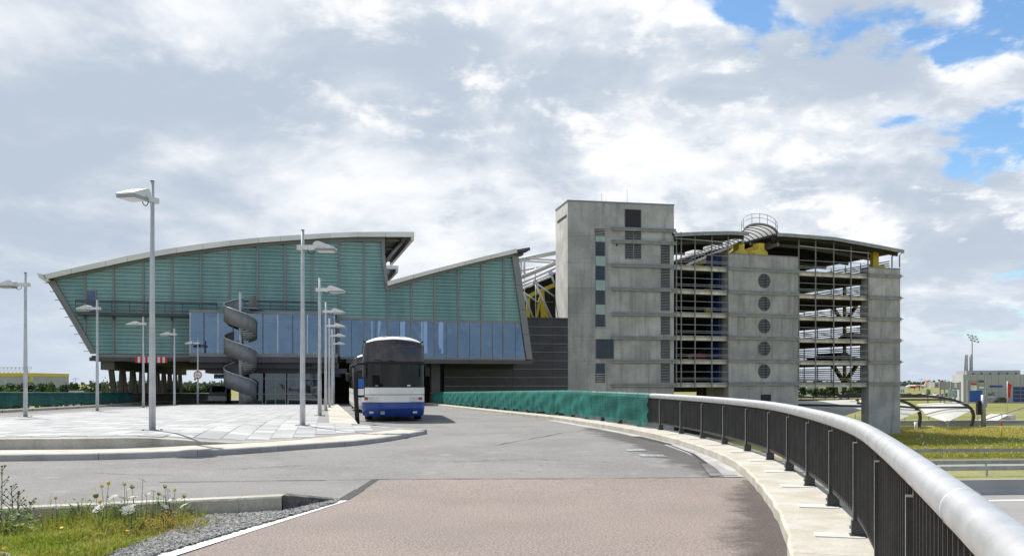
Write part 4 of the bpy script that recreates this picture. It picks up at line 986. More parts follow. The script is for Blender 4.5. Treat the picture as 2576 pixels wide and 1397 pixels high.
# posts, guard rods
for a, xs in ((0, (1701, 1713, 1747.7, 1790, 1831)), (1, (2008.5, 2051, 2096.5, 2140, 2183))):
    for x in xs: u = G(x, 800, -.1)[0]; ubox('facade_post', frame_grey, pg, u - .06, u + .06, -.14, -.02, LV[-1] - .5, LV[0] + (3.9 if a == 0 else 4.0) - (.0 if x < 2100 else (x - 2100) * .013))
    ua_, ub_ = (g1, g2) if a == 0 else (g3, g4)
    for z in LV:
        for h in (.42, .62, 1.35): mb = MB(); mb.beam((ua_, -.2, z + h), (ub_, -.2, z + h), .035, .05); mb.build('guard_rod', galv, pg)
    mb = MB(); mb.beam((ua_, -.2, LV[0] + 3.1), (ub_, -.2, LV[0] + (3.0 if a == 0 else 2.7)), .08, .12); mb.build('guard_rod', galv, pg)
# concrete piers
def pier(u0, u1, ztop, w1, name):
    pr = link(name, None, pg); ubox('core', concrete, pr, u0 + .03, u1 - .03, .0, w1, LOW - .3, ztop - .02)
    zl = [LOW - .2, -2.2] + LV[::-1] + [ztop]
    for a, b in zip(zl, zl[1:]): ubox('concrete_panel', concrete, pr, u0, u1, -.05 + random.uniform(-.006, .006), w1 - .02, a + .008, b - .008)
    for z in LV:
        ubox('rail_bar', band_m, pr, u0 - .04, u1 + .05, -.20, -.06, z - .24, z + .20); ubox('rail_lip', galv, pr, u0 - .05, u1 + .06, -.25, -.195, z + .12, z + .2); ubox('rail_lip', galv, pr, u0 - .05, u1 + .06, -.25, -.195, z - .24, z - .17)
    return pr
p1 = pier(g2, g3, G(1920, 643)[1], 5., 'pier'); ubox('cap', frame_grey, p1, g2 - .03, g3 + .03, -.08, 5.05, G(1920, 643)[1], G(1920, 643)[1] + .12)
p2 = pier(g4, g5, G(2225, 675)[1], 1.35, 'corner_pier'); ubox('cap', frame_grey, p2, g4 - .03, g5 + .03, -.08, 1.4, G(2225, 675)[1], G(2225, 675)[1] + .12)
for z in LV: ubox('rail_end', galv, p2, g5 + .01, g5 + .42, -.15, .0, z - .06, z + .06)
mb = MB()
for k in range(60): z = 2 + k*.23; mb.beam((g5 + .1, .3, z), (g5 + .13, 3.8, z), .012, .012)
for k in range(14): mb.beam((g5 + .11, .3 + k*.26, 2), (g5 + .11, .3 + k*.26, 15.6), .012, .012)
tag(mb.build('wire_mesh', galv, p2), kind='stuff')
cxu = G(1921, 800)[0]
for y in (706, 763.4, 819.6, 875.8, 932.8):
    z = G(1921, y)[1]; v = link('round_vent', None, p1); rad = .87
    mb = MB(); mb.disc((cxu, -.055, z), (0, 1, 0), rad, .03, 36); mb.build('backing', black_m, v)
    mb = MB(); mb.tube([(cxu + rad*math.cos(t*math.pi/18), -.075, z + rad*math.sin(t*math.pi/18)) for t in range(37)], .025, 5); mb.build('ring', frame_grey, v)
    for k in range(9):
        h = -rad + (k + .5)*2*rad/9; c = math.sqrt(max(.01, rad*rad - h*h)) - .02; mb = MB(); mb.obox((cxu, -.085, z + h), (c, 0, 0), (0, .02, .03), (0, -.003, .005)); mb.build('slat', band_m, v)
    ubox('bar', black_m, v, cxu + .16, cxu + .25, -.115, -.1, z - rad + .03, z + rad - .03)
ubox('doorway', black_m, p1, G(1912, 990)[0], G(1938, 990)[0], -.065, -.055, LOW, G(1920, 991)[1])
# bright open end: long horizontal louvre blades with posts and yellow raking struts
for i, z in enumerate(LV):
    top = (LV[i-1] - .46) if i else LV[0] + 2.4
    n = 8
    for k in range(n):
        zz = z + .12 + (top - z - .1)*k/n; mb = MB(); mb.obox((UE, 1.6 + (GD-1.6)/2, zz), (0, (GD-1.6)/2, 0), (.05, 0, .03), (-.02, 0, .05)); mb.build('louvre_blade', galv, pg)
for w in range(4, 47, 3): ubox('end_post', galv, pg, UE + .07, UE + .19, w, w + .12, LV[-1] - .5, LV[0] + 2.6)
for w in (9.5, 27):
    for s in (-1, 1): mb = MB(); mb.beam((UE - .5, w, LV[-1]), (UE - .5, w + s*2.6, LV[-1] + 2.7), .35, .5); mb.build('yellow_strut', yellow_p, pg); mb = MB(); mb.beam((UE - .5, w, LV[2]), (UE - .5, w + s*2.6, LV[2] + 2.6), .3, .45); mb.build('yellow_strut', yellow_p, pg)
    mb = MB(); mb.box(UE - .65, UE - .35, w - .2, w + .2, LV[-1], LV[0] + 1.5); mb.build('yellow_column', yellow_p, pg)
# inside: blue lift core, columns; dark rear and side walls added to keep the decks dark
blu = G(1806, 800, 1.5)[0]; ubox('lift_core', blue_p, pg, blu, g2 - .1, 1.4, 4.2, LV[-1] - .4, LV[0] + 2.0)
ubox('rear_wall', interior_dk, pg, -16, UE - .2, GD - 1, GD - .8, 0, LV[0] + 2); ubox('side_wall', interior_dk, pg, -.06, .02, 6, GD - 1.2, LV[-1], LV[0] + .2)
for w in (9, 18, 27): 
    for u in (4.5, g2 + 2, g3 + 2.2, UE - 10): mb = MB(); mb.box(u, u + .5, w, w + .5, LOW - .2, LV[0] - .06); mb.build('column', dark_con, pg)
for (x, y, dz) in ((1770, 668, .9), (1800, 655, 1.6)): pass
for i, (x, lv, wd_, hh) in enumerate(((1772, 1, .9, .45), (1788, 1, .35, 1.2), (1775, 2, 1.0, .8), (1790, 3, .4, .5))):
    u = G(x, 700, 3.)[0]; mb = MB(); mb.box(u, u + wd_, 3, 3.4, LV[lv] + .1, LV[lv] + .1 + hh); mb.build('yellow_bracket', yellow_p, pg)
# roof: two curved leaves with dark underside and purlins, skylight vault between
def leaf_roof(px, w0, w1, name):
    lf = link(name, None, pg); up = [G(x, y, w0) for x, y in px]; dn = [(u, z - .42) for u, z in up]
    for i in range(len(up) - 1): mb = MB(); mb.prism([up[i], up[i+1], dn[i+1], dn[i]], 1, w0, w0 + .12); mb.build('edge_panel', galv, lf); mb = MB(); mb.prism([(up[i][0], up[i][1] - .18), (up[i+1][0], up[i+1][1] - .18), (up[i+1][0], up[i+1][1] - .22), (up[i][0], up[i][1] - .22)], 1, w0 - .03, w0 - .001); mb.build('edge_seam', frame_grey, lf)
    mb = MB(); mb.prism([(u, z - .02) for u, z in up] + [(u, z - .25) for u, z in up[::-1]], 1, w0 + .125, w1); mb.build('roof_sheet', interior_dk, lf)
    for k in range(9):
        w = w0 + 1.2 + k * 4.6; mb = MB()
        for a, b in zip(up, up[1:]): mb.beam((a[0], w, a[1] - .45), (b[0], w, b[1] - .45), .22, .4)
        mb.build('purlin', frame_grey if k % 2 else interior_dk, lf)
    return lf
leaf_roof([(1697, 585), (1770, 582), (1842, 580.6), (1884, 584)], -1., 40., 'roof_leaf')
leaf_roof([(1957, 585), (1980, 586), (2040, 590.5), (2098.5, 595.7), (2169, 608), (2220, 617.5), (2274, 628)], -1.2, 40., 'roof_leaf')
for x, y0 in ((2243, 645), (2262, 641)):
    p = G(x, 672, .6); q = G(x, y0, .6); mb = MB(); mb.tube([(p[0], .6, p[1]), (p[0], .6, q[1]), (p[0] + .35, .6, q[1] + .3), (p[0] + .6, .6, q[1] + .45)], .09, 6); mb.build('downpipe', frame_grey, pg)
for x0, x1, y0, y1 in ((2196, 2210, 648, 672),):
    p = G(x0, y1, 1.5); q = G(x1, y0, 1.5); mb = MB(); mb.box(p[0], q[0], 1.5, 2.1, p[1] - .1, q[1] + .7); mb.box(p[0] - .1, q[0] + .9, 1.45, 2.15, p[1] - .1, p[1] + .35); mb.build('yellow_frame', yellow_p, pg)
ztp = G(1920, 640)[1]
for x0, x1 in ((1858, 1872), (1902, 1928)):      # yellow anchor blocks on the pier
    p = G(x0, 638, 1.); q = G(x1, 612, 1.); m = (p[0] + q[0]) / 2; h = q[1] - p[1]
    mb = MB(); mb.prism([(m - .9, p[1] - .15), (m + .9, p[1] - .15), (m + .9, p[1] + .2*h), (m + .4, p[1] + .45*h), (m + .4, q[1]), (m - .4, q[1]), (m - .4, p[1] + .45*h), (m - .9, p[1] + .2*h)], 1, 1., 2.2); mb.build('yellow_block', yellow_p, pg)
for x0, y0, x1, y1, d1 in ((1858, 625, 1735, 668, 24), (1905, 625, 1800, 662, 18)):      # raking yellow beams inside
    a = G(x0, y0, 1.6); b = G(x1, y1, d1); mb = MB(); mb.beam((a[0], 1.6, a[1]), (b[0], d1, b[1]), .5, .8); mb.build('yellow_beam', yellow_p, pg)
# skylight vault running back along the roof
vf = G(1912, 570, .5); vb_ = (26.4, 137.6); 
d2 = (vb_[0] - G.world(vf[0], .5)[0], vb_[1] - G.world(vf[0], .5)[1]); vd = Vector((d2[0]*G.u[0] + d2[1]*G.u[1], d2[0]*G.b[0] + d2[1]*G.b[1], 0)).normalized()
sk_ = link('skylight_vault', None, pg); hwid = 2.55; zv = G(1912, 588, .5)[1]; rise = G(1912, 562, .5)[1] - zv
side = Vector((1, 0, 0))
def arc(s, lift=0., sc_=1.): 
    o = Vector((vf[0], .5, 0)) + vd*s; return [o + side*(-hwid*sc_*math.cos(t)) + Vector((0, 0, zv + lift + rise*sc_*math.sin(t))) for t in [math.pi*j/14 for j in range(15)]]
SLEN = 32
for k in range(24):
    s = k*SLEN/24; mb = MB(); mb.grid([arc(s + .04), arc(s + SLEN/24 - .04)]); mb.build('vault_glass', skylight_m, sk_, True)
    mb = MB(); mb.tube([p - Vector((0, 0, .05)) for p in arc(s)], .07 if k else .16, 5); mb.build('vault_rib', frame_grey, sk_)
for sd in (-1, 1):
    o = Vector((vf[0] + sd*hwid, .5, zv))
    for dz in (-.95, -.45, .0): mb = MB(); mb.beam(o + Vector((0, 0, dz)), o + vd*SLEN + Vector((0, 0, dz)), .07, .08); mb.build('vault_rail', frame_grey, sk_)
    for k in range(24): mb = MB(); q = o + vd*(k*SLEN/24); mb.beam(q + Vector((0, 0, -.95)), q, .06, .06); mb.build('vault_post', frame_grey, sk_)
    mb = MB(); mb.beam(o + Vector((0, 0, -1.15)), o + vd*SLEN + Vector((0, 0, -1.15)), .3, .35); mb.build('vault_girder', frame_grey, sk_)
for h in (.75, 1.25): mb = MB(); mb.tube([p + Vector((0, 0, h - rise*.25*0)) for p in arc(.2)], .03, 5); mb.build('vault_guard', frame_grey, sk_)
for j in (0, 2, 5, 7, 9, 12, 14): p = arc(.2)[j]; mb = MB(); mb.tube([p, p + Vector((0, 0, 1.25))], .03, 5); mb.build('vault_guard_post', frame_grey, sk_)
# rear wing seen between terminal and tower: dark gridded front with yellow trestle
rw = thing('garage_wing', 'dark car park wing with yellow trestle seen behind the white trusses', 'building', (-38.78, 81.07, 0), TA)
WR = 44.; A0 = T(1296, 800, WR); A1 = T(1408, 800, WR)
mb = MB(); mb.prism([(A0[0], -5), (A1[0], -5), (A1[0], T(1408, 682, WR)[1]), (A0[0], T(1296, 741, WR)[1])], 1, WR, WR + 1); mb.build('wall', interior_dk, rw)
for k in range(7): z = T(1350, 800 - k*14, WR)[1]; u1 = A1[0]; mb = MB(); mb.beam((A0[0] + k*1.2, WR - .1, z), (u1, WR - .1, z), .08, .1); mb.build('slat', panel_grey if k % 3 == 0 else clad_dk, rw)
for k in range(6): u = A0[0] + (A1[0]-A0[0])*(k+.5)/6; mb = MB(); mb.beam((u, WR - .1, T(1350, 830, WR)[1]), (u, WR - .1, T(1350, 752 - k*9, WR)[1]), .1, .1); mb.build('post', clad_dk, rw)
WY_ = 40.
def yb(p, q, w, h): a = T(*p, WY_); b = T(*q, WY_); mb = MB(); mb.beam((a[0], WY_, a[1]), (b[0], WY_, b[1]), w, h, (0, 1, 0)); mb.build('yellow_strut', yellow_p, rw)
yb((1318, 749), (1399, 714), .55, .4); yb((1328, 745), (1328, 802), .5, .4); yb((1362, 732), (1366, 802), .7, .4); yb((1358, 748), (1349, 802), .32, .3); yb((1360, 748), (1378, 802), .38, .3)
mb = MB(); mb.prism([T(1290, 741, WR - 2), T(1410, 681, WR - 2), T(1410, 676, WR - 2), T(1290, 735, WR - 2)], 1, WR - 2, WR + 8); mb.build('glass_roof', teal_light, rw)
# white tubular trusses
tr = thing('white_truss', 'white tubular steel truss spanning between terminal roof and concrete tower', 'truss', (-38.78, 81.07, 0), TA)
def tt(pts, w, r, name, mat=white_steel):
    mb = MB(); mb.tube([(T(x, y, w)[0], w, T(x, y, w)[1]) for x, y in pts], r, 8); mb.build(name, mat, tr, True)
for w, dx, dy in ((16, 0, 0), (20, -8, 6)):
    tt([(1290+dx, 654+dy), (1413+dx, 629.5+dy)], w, .17, 'top_chord'); tt([(1290+dx, 703+dy), (1412+dx, 654+dy)], w, .21, 'bottom_chord')
    tt([(1320+dx, 649+dy), (1409+dx, 655+dy)], w, .12, 'diagonal'); tt([(1318.5+dx, 648+dy), (1318.5+dx, 692+dy)], w, .14, 'vertical'); tt([(1413+dx, 630+dy), (1412+dx, 664+dy)], w, .18, 'end_post')
    tt([(1414+dx, 632+dy), (1419+dx, 655+dy), (1430+dx, 800)], w, .06, 'stay'); tt([(1411+dx, 662+dy), (1417+dx, 712), (1427+dx, 800)], w, .06, 'stay')
tt([(1308, 680), (1395, 664)], 24, .14, 'chord'); tt([(1310, 712), (1400, 672)], 26, .16, 'chord'); tt([(1310, 720), (1398, 684)], 28, .16, 'chord'); tt([(1312, 728), (1345, 711), (1388, 694)], 27, .14, 'chord')
tt([(1347, 672), (1346, 709)], 22, .09, 'vertical'); tt([(1319, 692), (1319, 798)], 20, .04, 'rod'); tt([(1347, 715), (1347, 798)], 22, .05, 'rod')
tt([(1344.5, 709), (1388, 802)], 24, .17, 'raking_strut', galv_lt); tt([(1350, 713), (1394, 745)], 24, .12, 'raking_strut', galv_lt); tt([(1314, 733), (1342, 802)], 24, .15, 'raking_strut', galv_lt); tt([(1315, 734), (1357, 762)], 24, .11, 'raking_strut', galv_lt)
tt([(1385, 686), (1396, 718)], 26, .16, 'raking_strut', galv_lt)
for x, y, w in ((1344.5, 709, 24), (1385, 687, 26)): p = T(x, y, w); mb = MB(); mb.disc((p[0], w - .1, p[1]), (0, 1, 0), .32, .3, 12); mb.build('pin_plate', galv_lt, tr)
# ================================================================== coaches
def coach(name, label, loc, rz, skirt, group=None, detail=True, glass=bus_glass):
    b = thing(name, label, 'bus', loc, rz, group); Ln = 11.6
    def outline(z, inset=0.):
        hw = 1.25 - (0. if z < 2.3 else .03*(z - 2.3)) - inset; fy = -.02 if z < 1.3 else -.02 + .06*(z - 1.3); pts = []
        r = .42; n = 7; bow = .13
        fx = hw - r
        for k in range(n + 1):      # front left corner to front right: x from -hw to hw at y ~ 0 (front faces -y)
            t = math.pi/2 * k/n; pts.append((-fx - r*math.cos(t), fy + bow + (r - r*math.sin(t))*.8 + inset*.5))
        for k in range(1, 8): x = -fx + 2*fx*k/8; pts.append((x, fy + bow*(x/fx)**2 + inset))
        for k in range(n + 1): t = math.pi/2 * k/n; pts.append((fx + r*math.sin(t), fy + bow + (r - r*math.cos(t))*.8 + inset*.5))
        pts += [(hw, Ln - .15 - inset), (hw - .12, Ln - inset), (-hw + .12, Ln - inset), (-hw, Ln - .15 - inset)]
        return pts
    NF = 23
    def az(x, z): return z - .17*(x/1.2)**2*max(0, z - 2.95)/.33
    def loft(nm, levels, mat, par=b, cap=None, rng=None, out=0., smooth=True):
        mb = MB(); rws = []
        for z, ins in levels:
            o = outline(z, ins - out); rws.append([(x, y, az(x, z)) for x, y in (o + o[:1] if rng is None else o[rng[0]:rng[1]])])
        mb.grid(rws)
        m = len(rws[0])
        if cap: mb.f.append(tuple(range((len(rws)-1)*m, (len(rws)-1)*m + m - 1)))
        return mb.build(nm, mat, par, smooth)
    loft('skirt', [(.20, .10), (.26, .03), (.50, .0), (.53, -.012), (.56, .0), (.76, .0)], skirt)
    loft('lower_body', [(.765, .0), (.80, .004), (1.05, .004)], bus_white)
    loft('lower_body', [(1.055, .012), (1.07, .012)], rubber); loft('lower_body', [(1.075, .0), (1.345, .0)], bus_white)
    loft('window_band', [(1.35, .02), (2.27, .02)], bus_glass2, rng=(0, NF + 1))
    loft('seam', [(2.275, .0), (2.30, -.012), (2.36, -.012), (2.385, .0)], rubber)
    loft('upper_window', [(2.39, .015), (2.9, .02), (3.1, .04), (3.27, .075)], glass, rng=(0, NF + 1))
    # side windows and sheet metal from the front corner back
    for nm, z0, z1, mt in (('side_glass', 1.35, 2.27, bus_glass2), ('side_glass', 2.39, 3.08, glass)):
        for sd in (-1, 1): mb = MB(); mb.box(sd*1.225 - .01, sd*1.225 + .01, .55, Ln - .2, z0, z1); mb.build(nm, mt, b)
    loft('rear', [(1.345, .0), (3.27, .075)], bus_white, rng=(NF - 1 + 1, NF + 4))
    # arched roof cap: high in the middle, drawn down to the shoulders
    mb = MB(); rws = []
    for f in [k/8 for k in range(9)]:
        o = outline(3.27, .078 + .75*(f**1.7)); rws.append([])
        for x, y in o + o[:1]:
            q = 1 - abs(x/1.2)**2.6*.0; rws[-1].append((x, y, az(x, 3.27) + .13*math.sin(f*math.pi/2) + .02*f))
    mb.grid(rws); m = len(rws[0]); mb.f.append(tuple(range(8*m, 8*m + m - 1))); mb.build('roof', bus_roof, b, True)
    for sx_ in (-1.02, 1.02):
        for wy in (2.1, 8.6):
            w = link('wheel', None, b); mb = MB(); mb.tube([(sx_ - .15, wy, .48), (sx_ + .15, wy, .48)], .48, 20); mb.build('tyre', rubber, w, True, flat_caps=True)
            mb = MB(); mb.disc((sx_ + (.152 if sx_ > 0 else -.152), wy, .48), (1, 0, 0), .28, .02, 16); mb.build('rim', galv, w)
    mb = MB(); mb.box(-1.12, 1.12, .4, Ln - .3, .26, .36); mb.build('floor_pan', rubber, b)
    for sx_ in (-1.02, 1.02):
        for wy in (2.1, 8.6): mb = MB(); mb.box(sx_ - .2, sx_ + .2, wy - .62, wy + .62, .37, 1.0); mb.build('wheel_box', rubber, b)
    for s in (-1, 1):
        hl = link('headlight', None, b)
        mb = MB(); mb.box(s*.87 - .27, s*.87 + .27, .045, .2, .80, 1.03); mb.build('surround', bus_white, hl)
        for dx, mt in ((.20, lamp_orange), (.02, lamp_white), (-.16, lamp_white if s > 0 else chrome)):
            mb = MB(); x = s*(.87 + dx); mb.box(x - .075, x + .075, .03, .06, .855, .965); mb.build('lens', mt, hl)
            if mt is not lamp_orange: mb = MB(); mb.disc((x, .028, .91), (0, 1, 0), .042, .012, 12); mb.build('bulb', chrome, hl)
        mb = MB(); mb.box(s*.86 - .085, s*.86 + .085, .02, .10, .32, .40); mb.build('fog_lamp', lamp_white, b)
        mb = MB(); mb.tube([(s*1.08, .30, 3.12), (s*1.19, .26, 3.20)], .03, 6); mb.build('marker', rubber, b)
    mb = MB(); mb.box(-.50, -.34, -.015, .02, .28, .40); mb.build('number_plate', panel_grey, b)
    for x0, z0, x1, z1 in ((-.78, 2.46, -.45, 2.42), (-.2, 2.42, .07, 2.40), (-.7, 1.42, .1, 1.40), (.05, 1.40, .85, 1.44)):
        mb = MB(); mb.tube([(x0, -.0 + .12*(x0/.83)**2 + .035 if z0 < 2 else .055 + .12*(x0/.83)**2, z0), (x1, (.035 if z0 < 2 else .055) + .12*(x1/.83)**2 - .03, z1)], .014, 5); mb.build('wiper', rubber, b)
    mb = MB(); mb.box(.55, .68, .055, .075, 1.40, 1.45); mb.build('sticker', sign_white, b)
    mb = MB(); mb.box(-.72, -.60, .055, .08, 1.40, 1.44); mb.build('sticker', teal_light, b)
    # mirrors
    m1 = link('mirror', None, b); mb = MB(); mb.tube([(-1.15, .25, 2.28), (-1.42, .0, 2.28), (-1.55, -.1, 2.18)], .035, 6); mb.build('arm', rubber, m1)
    mb = MB(); mb.tube([(-1.60, -.1, 2.25), (-1.60, -.1, 2.18), (-1.60, -.1, 1.85), (-1.58, -.1, 1.79)], [.05, .11, .11, .06], 8); mb.build('mirror_head', rubber, m1, True)
    m1 = link('mirror', None, b); mb = MB(); mb.tube([(1.18, .25, 2.28), (1.30, .05, 2.2)], .03, 6); mb.build('arm', rubber, m1)
    mb = MB(); mb.box(1.27, 1.44, -.02, .08, 1.80, 2.16); mb.build('mirror_head', rubber, m1)
    return b
LA = math.atan(.21)
bx, by = (989 - CX) / F * 34.8, 34.8
coach('coach', 'white and blue coach with tall dark windscreens parked facing us at the kerb', (bx, by, zr(by) + .01), LA - .07, bus_blue)
coach('coach', 'pale coach mostly hidden behind the blue and white coach', (bx - .25*15 + .75, by + 15, zr(by + 15) + .01), LA, bus_white)
bp = at(899, 1049, 32.8)
bs = thing('bus_stop_pole', 'dark bus stop pole with timetable frame at the left side of the coach', 'pole', (bp.x, bp.y, zr(32.8)))
mb = MB(); mb.tube([(0, 0, 0), (-.12, 0, 2.1)], .085, 10); mb.build('pole', rubber, bs, True)
mb = MB(); mb.box(-.05, .26, .02, .06, 1.0, 1.75); mb.build('timetable_frame', rubber, bs)
mb = MB(); mb.box(.02, .24, .0, .018, 1.08, 1.32); mb.build('timetable', sign_white, bs); mb = MB(); mb.box(.02, .24, .0, .018, 1.36, 1.7); mb.build('timetable', sign_blue, bs)
# ------------------------------------------------------------------ cars and vans
def car_mesh(L=4.3, W=1.75, H=1.45, van=False):
    mb = MB(); prof = [(-L/2, .35), (-L/2 + .02, .75), (-L/2 + .15, .88), (-L*.20, .98), (-L*.06, H - .04), (0, H), (L*.28, H - .02), (L*.43, .98), (L/2 - .03, .92), (L/2, .4), (L*.38, .24), (-L*.38, .24)]
    if van: prof = [(-L/2, .35), (-L/2 + .02, .85), (-L*.36, 1.15), (-L*.24, H - .1), (-L*.2, H), (L*.46, H), (L/2 - .02, H - .1), (L/2, .45), (L*.4, .26), (-L*.4, .26)]
    n = len(prof); vs = []
    for s, k in ((-1, .86), (-1, 1), (1, 1), (1, .86)):
        for x, z in prof:
            w = W/2 * (1 if z < .95 else 1 - .12*(z - .95)/(H - .95)); vs.append((x, s*w*(k if False else (1 if abs(k) == 1 else .999)), z))
    vs = [(x, s*W/2*(1 if z < .96 else 1 - .16*(z-.96)/(H-.96)), z) for s in (-1, 1) for x, z in prof]
    mb.add(vs, [tuple(range(n-1, -1, -1)), tuple(range(n, 2*n))] + [(i, (i+1) % n, (i+1) % n + n, i + n) for i in range(n)]); return mb, prof
def car(name, label, loc, rz, colr, van=False, group=None, L=4.3, H=1.45, W=1.75):
    c = thing(name, label, 'van' if van else 'car', loc, rz, group); mb, prof = car_mesh(L, W, H, van); mb.build('body', colr, c)
    for s in (-1, 1):
        q = [(-L*.15, 1.0), (-L*.06, H - .1), (L*.26, H - .1), (L*.38, 1.0)] if not van else [(-L*.34, 1.18), (-L*.22, H - .2), (L*.05 if L < 4.6 else L*.42, H - .2), (L*.05 if L < 4.6 else L*.44, 1.15)]
        y = s*(W/2*.93); mb = MB(); mb.prism(q, 1, y - .07, y + .07); mb.build('side_window', car_glass, c)
    if van: mb = MB(); mb.box(L/2 - .03, L/2 + .012, -W*.38, W*.38, 1.12, H - .2); mb.build('rear_window', car_glass, c)
    mb = MB(); f = prof[3] if not van else prof[2]; g = prof[4] if not van else prof[3]
    a, b_ = Vector((f[0] + .08, 0, f[1] + .09)), Vector((g[0] + .0, 0, g[1] - .02)); mb.obox((a + b_)/2 + Vector((-.02, 0, .015)), (b_ - a)/2, (0, W*.36, 0), (-.012, 0, .012)); mb.build('windscreen', car_glass, c)
    for x in (-L*.31, L*.30):
        for s in (-1, 1): mb = MB(); mb.tube([(x, s*(W/2 - .18), .32), (x, s*(W/2 + .01), .32)], .32, 12); mb.build('wheel', rubber, c)
    for s in (-1, 1): mb = MB(); mb.box(L/2 - .02, L/2 + .015, s*W*.42 - .1, s*W*.42 + .1, .75, .95 if not van else 1.1); mb.build('tail_light', red_p, c); mb = MB(); mb.box(-L/2 - .01, -L/2 + .12, s*W*.36 - .14, s*W*.36 + .14, .62, .78); mb.build('headlight', lamp_white, c)
    return c
paint = {k: pmat('paint_' + k, v, .3, 2, .08, coat=.4) for k, v in dict(silver=(.45, .46, .47), white=(.74, .74, .73), black=(.02, .021, .024), blue=(.03, .06, .18), red=(.35, .03, .03), grey=(.16, .165, .17)).items()}
vp = at(553, 1005, 94.)
car('van', 'silver minivan with dark rear window driving under the glass hall', (vp.x, vp.y, zr(94) + .005), R(90) + LA, paint['silver'], True, L=4.7, H=1.95, W=1.85)
# ------------------------------------------------------------------ plaza lamps
def lamp(label, x, Z, ytop, yaw, hd, tilt=0.):
    X = (x - CX) / F * Z; z = zpl(X, Z); H = at(x, ytop, Z).z - z
    l = thing('plaza_lamp', label, 'street lamp', (X, Z, z), yaw, 'floodlight poles on the plaza')
    mb = MB(); mb.tube([(0, 0, 0), (0, 0, 1.6), (-.0, 0, H*.62), (0, 0, H)], [.088, .082, .062, .052], 14); mb.build('pole', pole_m, l, True)
    mb = MB(); mb.disc((0, 0, .015), (0, 0, 1), .17, .03, 16); fl = mb.build('base_flange', galv, l)
    for a in range(4): mb = MB(); mb.disc((.22*math.cos(a*1.57 + .7), .22*math.sin(a*1.57 + .7), .02), (0, 0, 1), .035, .04, 8); mb.build('bolt', galv, l)
    mb = MB(); mb.disc((0, 0, H - .005), (0, 0, 1), .055, .02, 12); mb.build('pole_cap', rubber, l)
    hb_ = H - hd; mb = MB(); mb.box(-.17, .48, -.075, -.055, hb_ - .07, hb_ + .07); mb.box(-.17, .48, .055, .075, hb_ - .07, hb_ + .07); mb.box(-.18, -.16, -.075, .075, hb_ - .07, hb_ + .07); mb.box(.34, .42, -.05, .05, hb_ - .02, hb_ + .12); mb.build('bracket', head_m, l)
    h = link('lamp_head', None, l)
    pr = [(.40, hb_ - .04), (.40, hb_ + .10), (.46, hb_ + .16), (.56, hb_ + .17), (1.06, hb_ - .02), (1.06, hb_ - .06), (.44, hb_ - .06)]
    mb = MB(); mb.prism(pr, 1, -.27, .27); mb.build('housing', head_m, h); mb = MB(); mb.box(.46, 1.05, -.255, .255, hb_ - .13, hb_ - .062); mb.build('lens_frame', galv, h)
    mb = MB(); mb.box(.50, 1.01, -.22, .22, hb_ - .138, hb_ - .131); mb.build('lens', lamp_white, h)
    for yy_ in (-.275, .275): mb = MB(); mb.disc((.56, yy_, hb_ - .03), (0, 1, 0), .03, .03, 8); mb.build('clip', galv_lt, h)
    mb = MB(); mb.tube([(.16 + .12*(1 - math.cos(t)), 0, hb_ - .06 - .14*math.sin(t)) for t in [math.pi*k/8 for k in range(9)]], .012, 5); mb.build('cable_loop', rubber, l)
    l.rotation_euler = (0, R(tilt), yaw)
    return l
lamp('tall floodlight pole nearest the camera, its head turned towards us', 383, 22.9, 455, R(255), .50)
lamp('nearest floodlight pole of the right row, overlapping the high glass hall', 761, 28, 578, 0, .56)
lamp('second floodlight pole of the right row, just behind the nearest one', 804, 38, 696, 0, .56)
lamp('third floodlight pole of the right row', 819.5, 49, 757.5, 0, .56)
lamp('fourth floodlight pole of the right row', 828.5, 60, 798, 0, .56)
lamp('fifth floodlight pole of the right row', 835.5, 70, 826, 0, .56)
lamp('farthest floodlight pole of the right row near the corner of the glass box', 839.5, 79, 848, 0, .56)
lamp('leftmost floodlight pole, standing alone against the sky', 64, 36, 685, R(180), .50)
lamp('floodlight pole in front of the leaning left edge of the glass hall', 244.5, 48, 752, R(180), .50)
lamp('floodlight pole in front of the striped headroom board', 360.5, 59, 795, R(180), .50)
lamp('floodlight pole between striped board and height limit sign', 438.5, 69, 824, R(180), .50)
l7 = lamp('floodlight pole carrying the round height limit sign', 497.5, 77.5, 848, R(180), .50)
sg = at(497.5, 942, 77.3); hs_ = thing('height_limit_sign', 'round white sign with red rim reading 4 m on a lamp pole', 'sign', (sg.x, sg.y, sg.z), 0)
mb = MB(); mb.disc((0, 0, 0), (0, 1, 0), .36, .03, 28); mb.build('rim', red_p, hs_); mb = MB(); mb.disc((0, -.017, 0), (0, 1, 0), .285, .01, 28); mb.build('face', sign_white, hs_)
mb = MB(); mb.disc((0, -.012, 0), (0, 1, 0), .385, .02, 28); mb.build('white_edge', sign_white, hs_); hs_.children[0].location = (0, -.012, 0); hs_.children[1].location = (0, -.014, 0)
text('numeral', '4', .34, sign_black, hs_, (-.07, -.04, -.0), (R(90), 0, 0)); text('unit_letter', 'm', .2, sign_black, hs_, (.12, -.04, -.05), (R(90), 0, 0))
for s in (1, -1): mb = MB(); mb.prism([(-.09, s*.29), (.09, s*.29), (0, s*.19)], 1, -.045, -.035); mb.build('arrow', red_p, hs_)
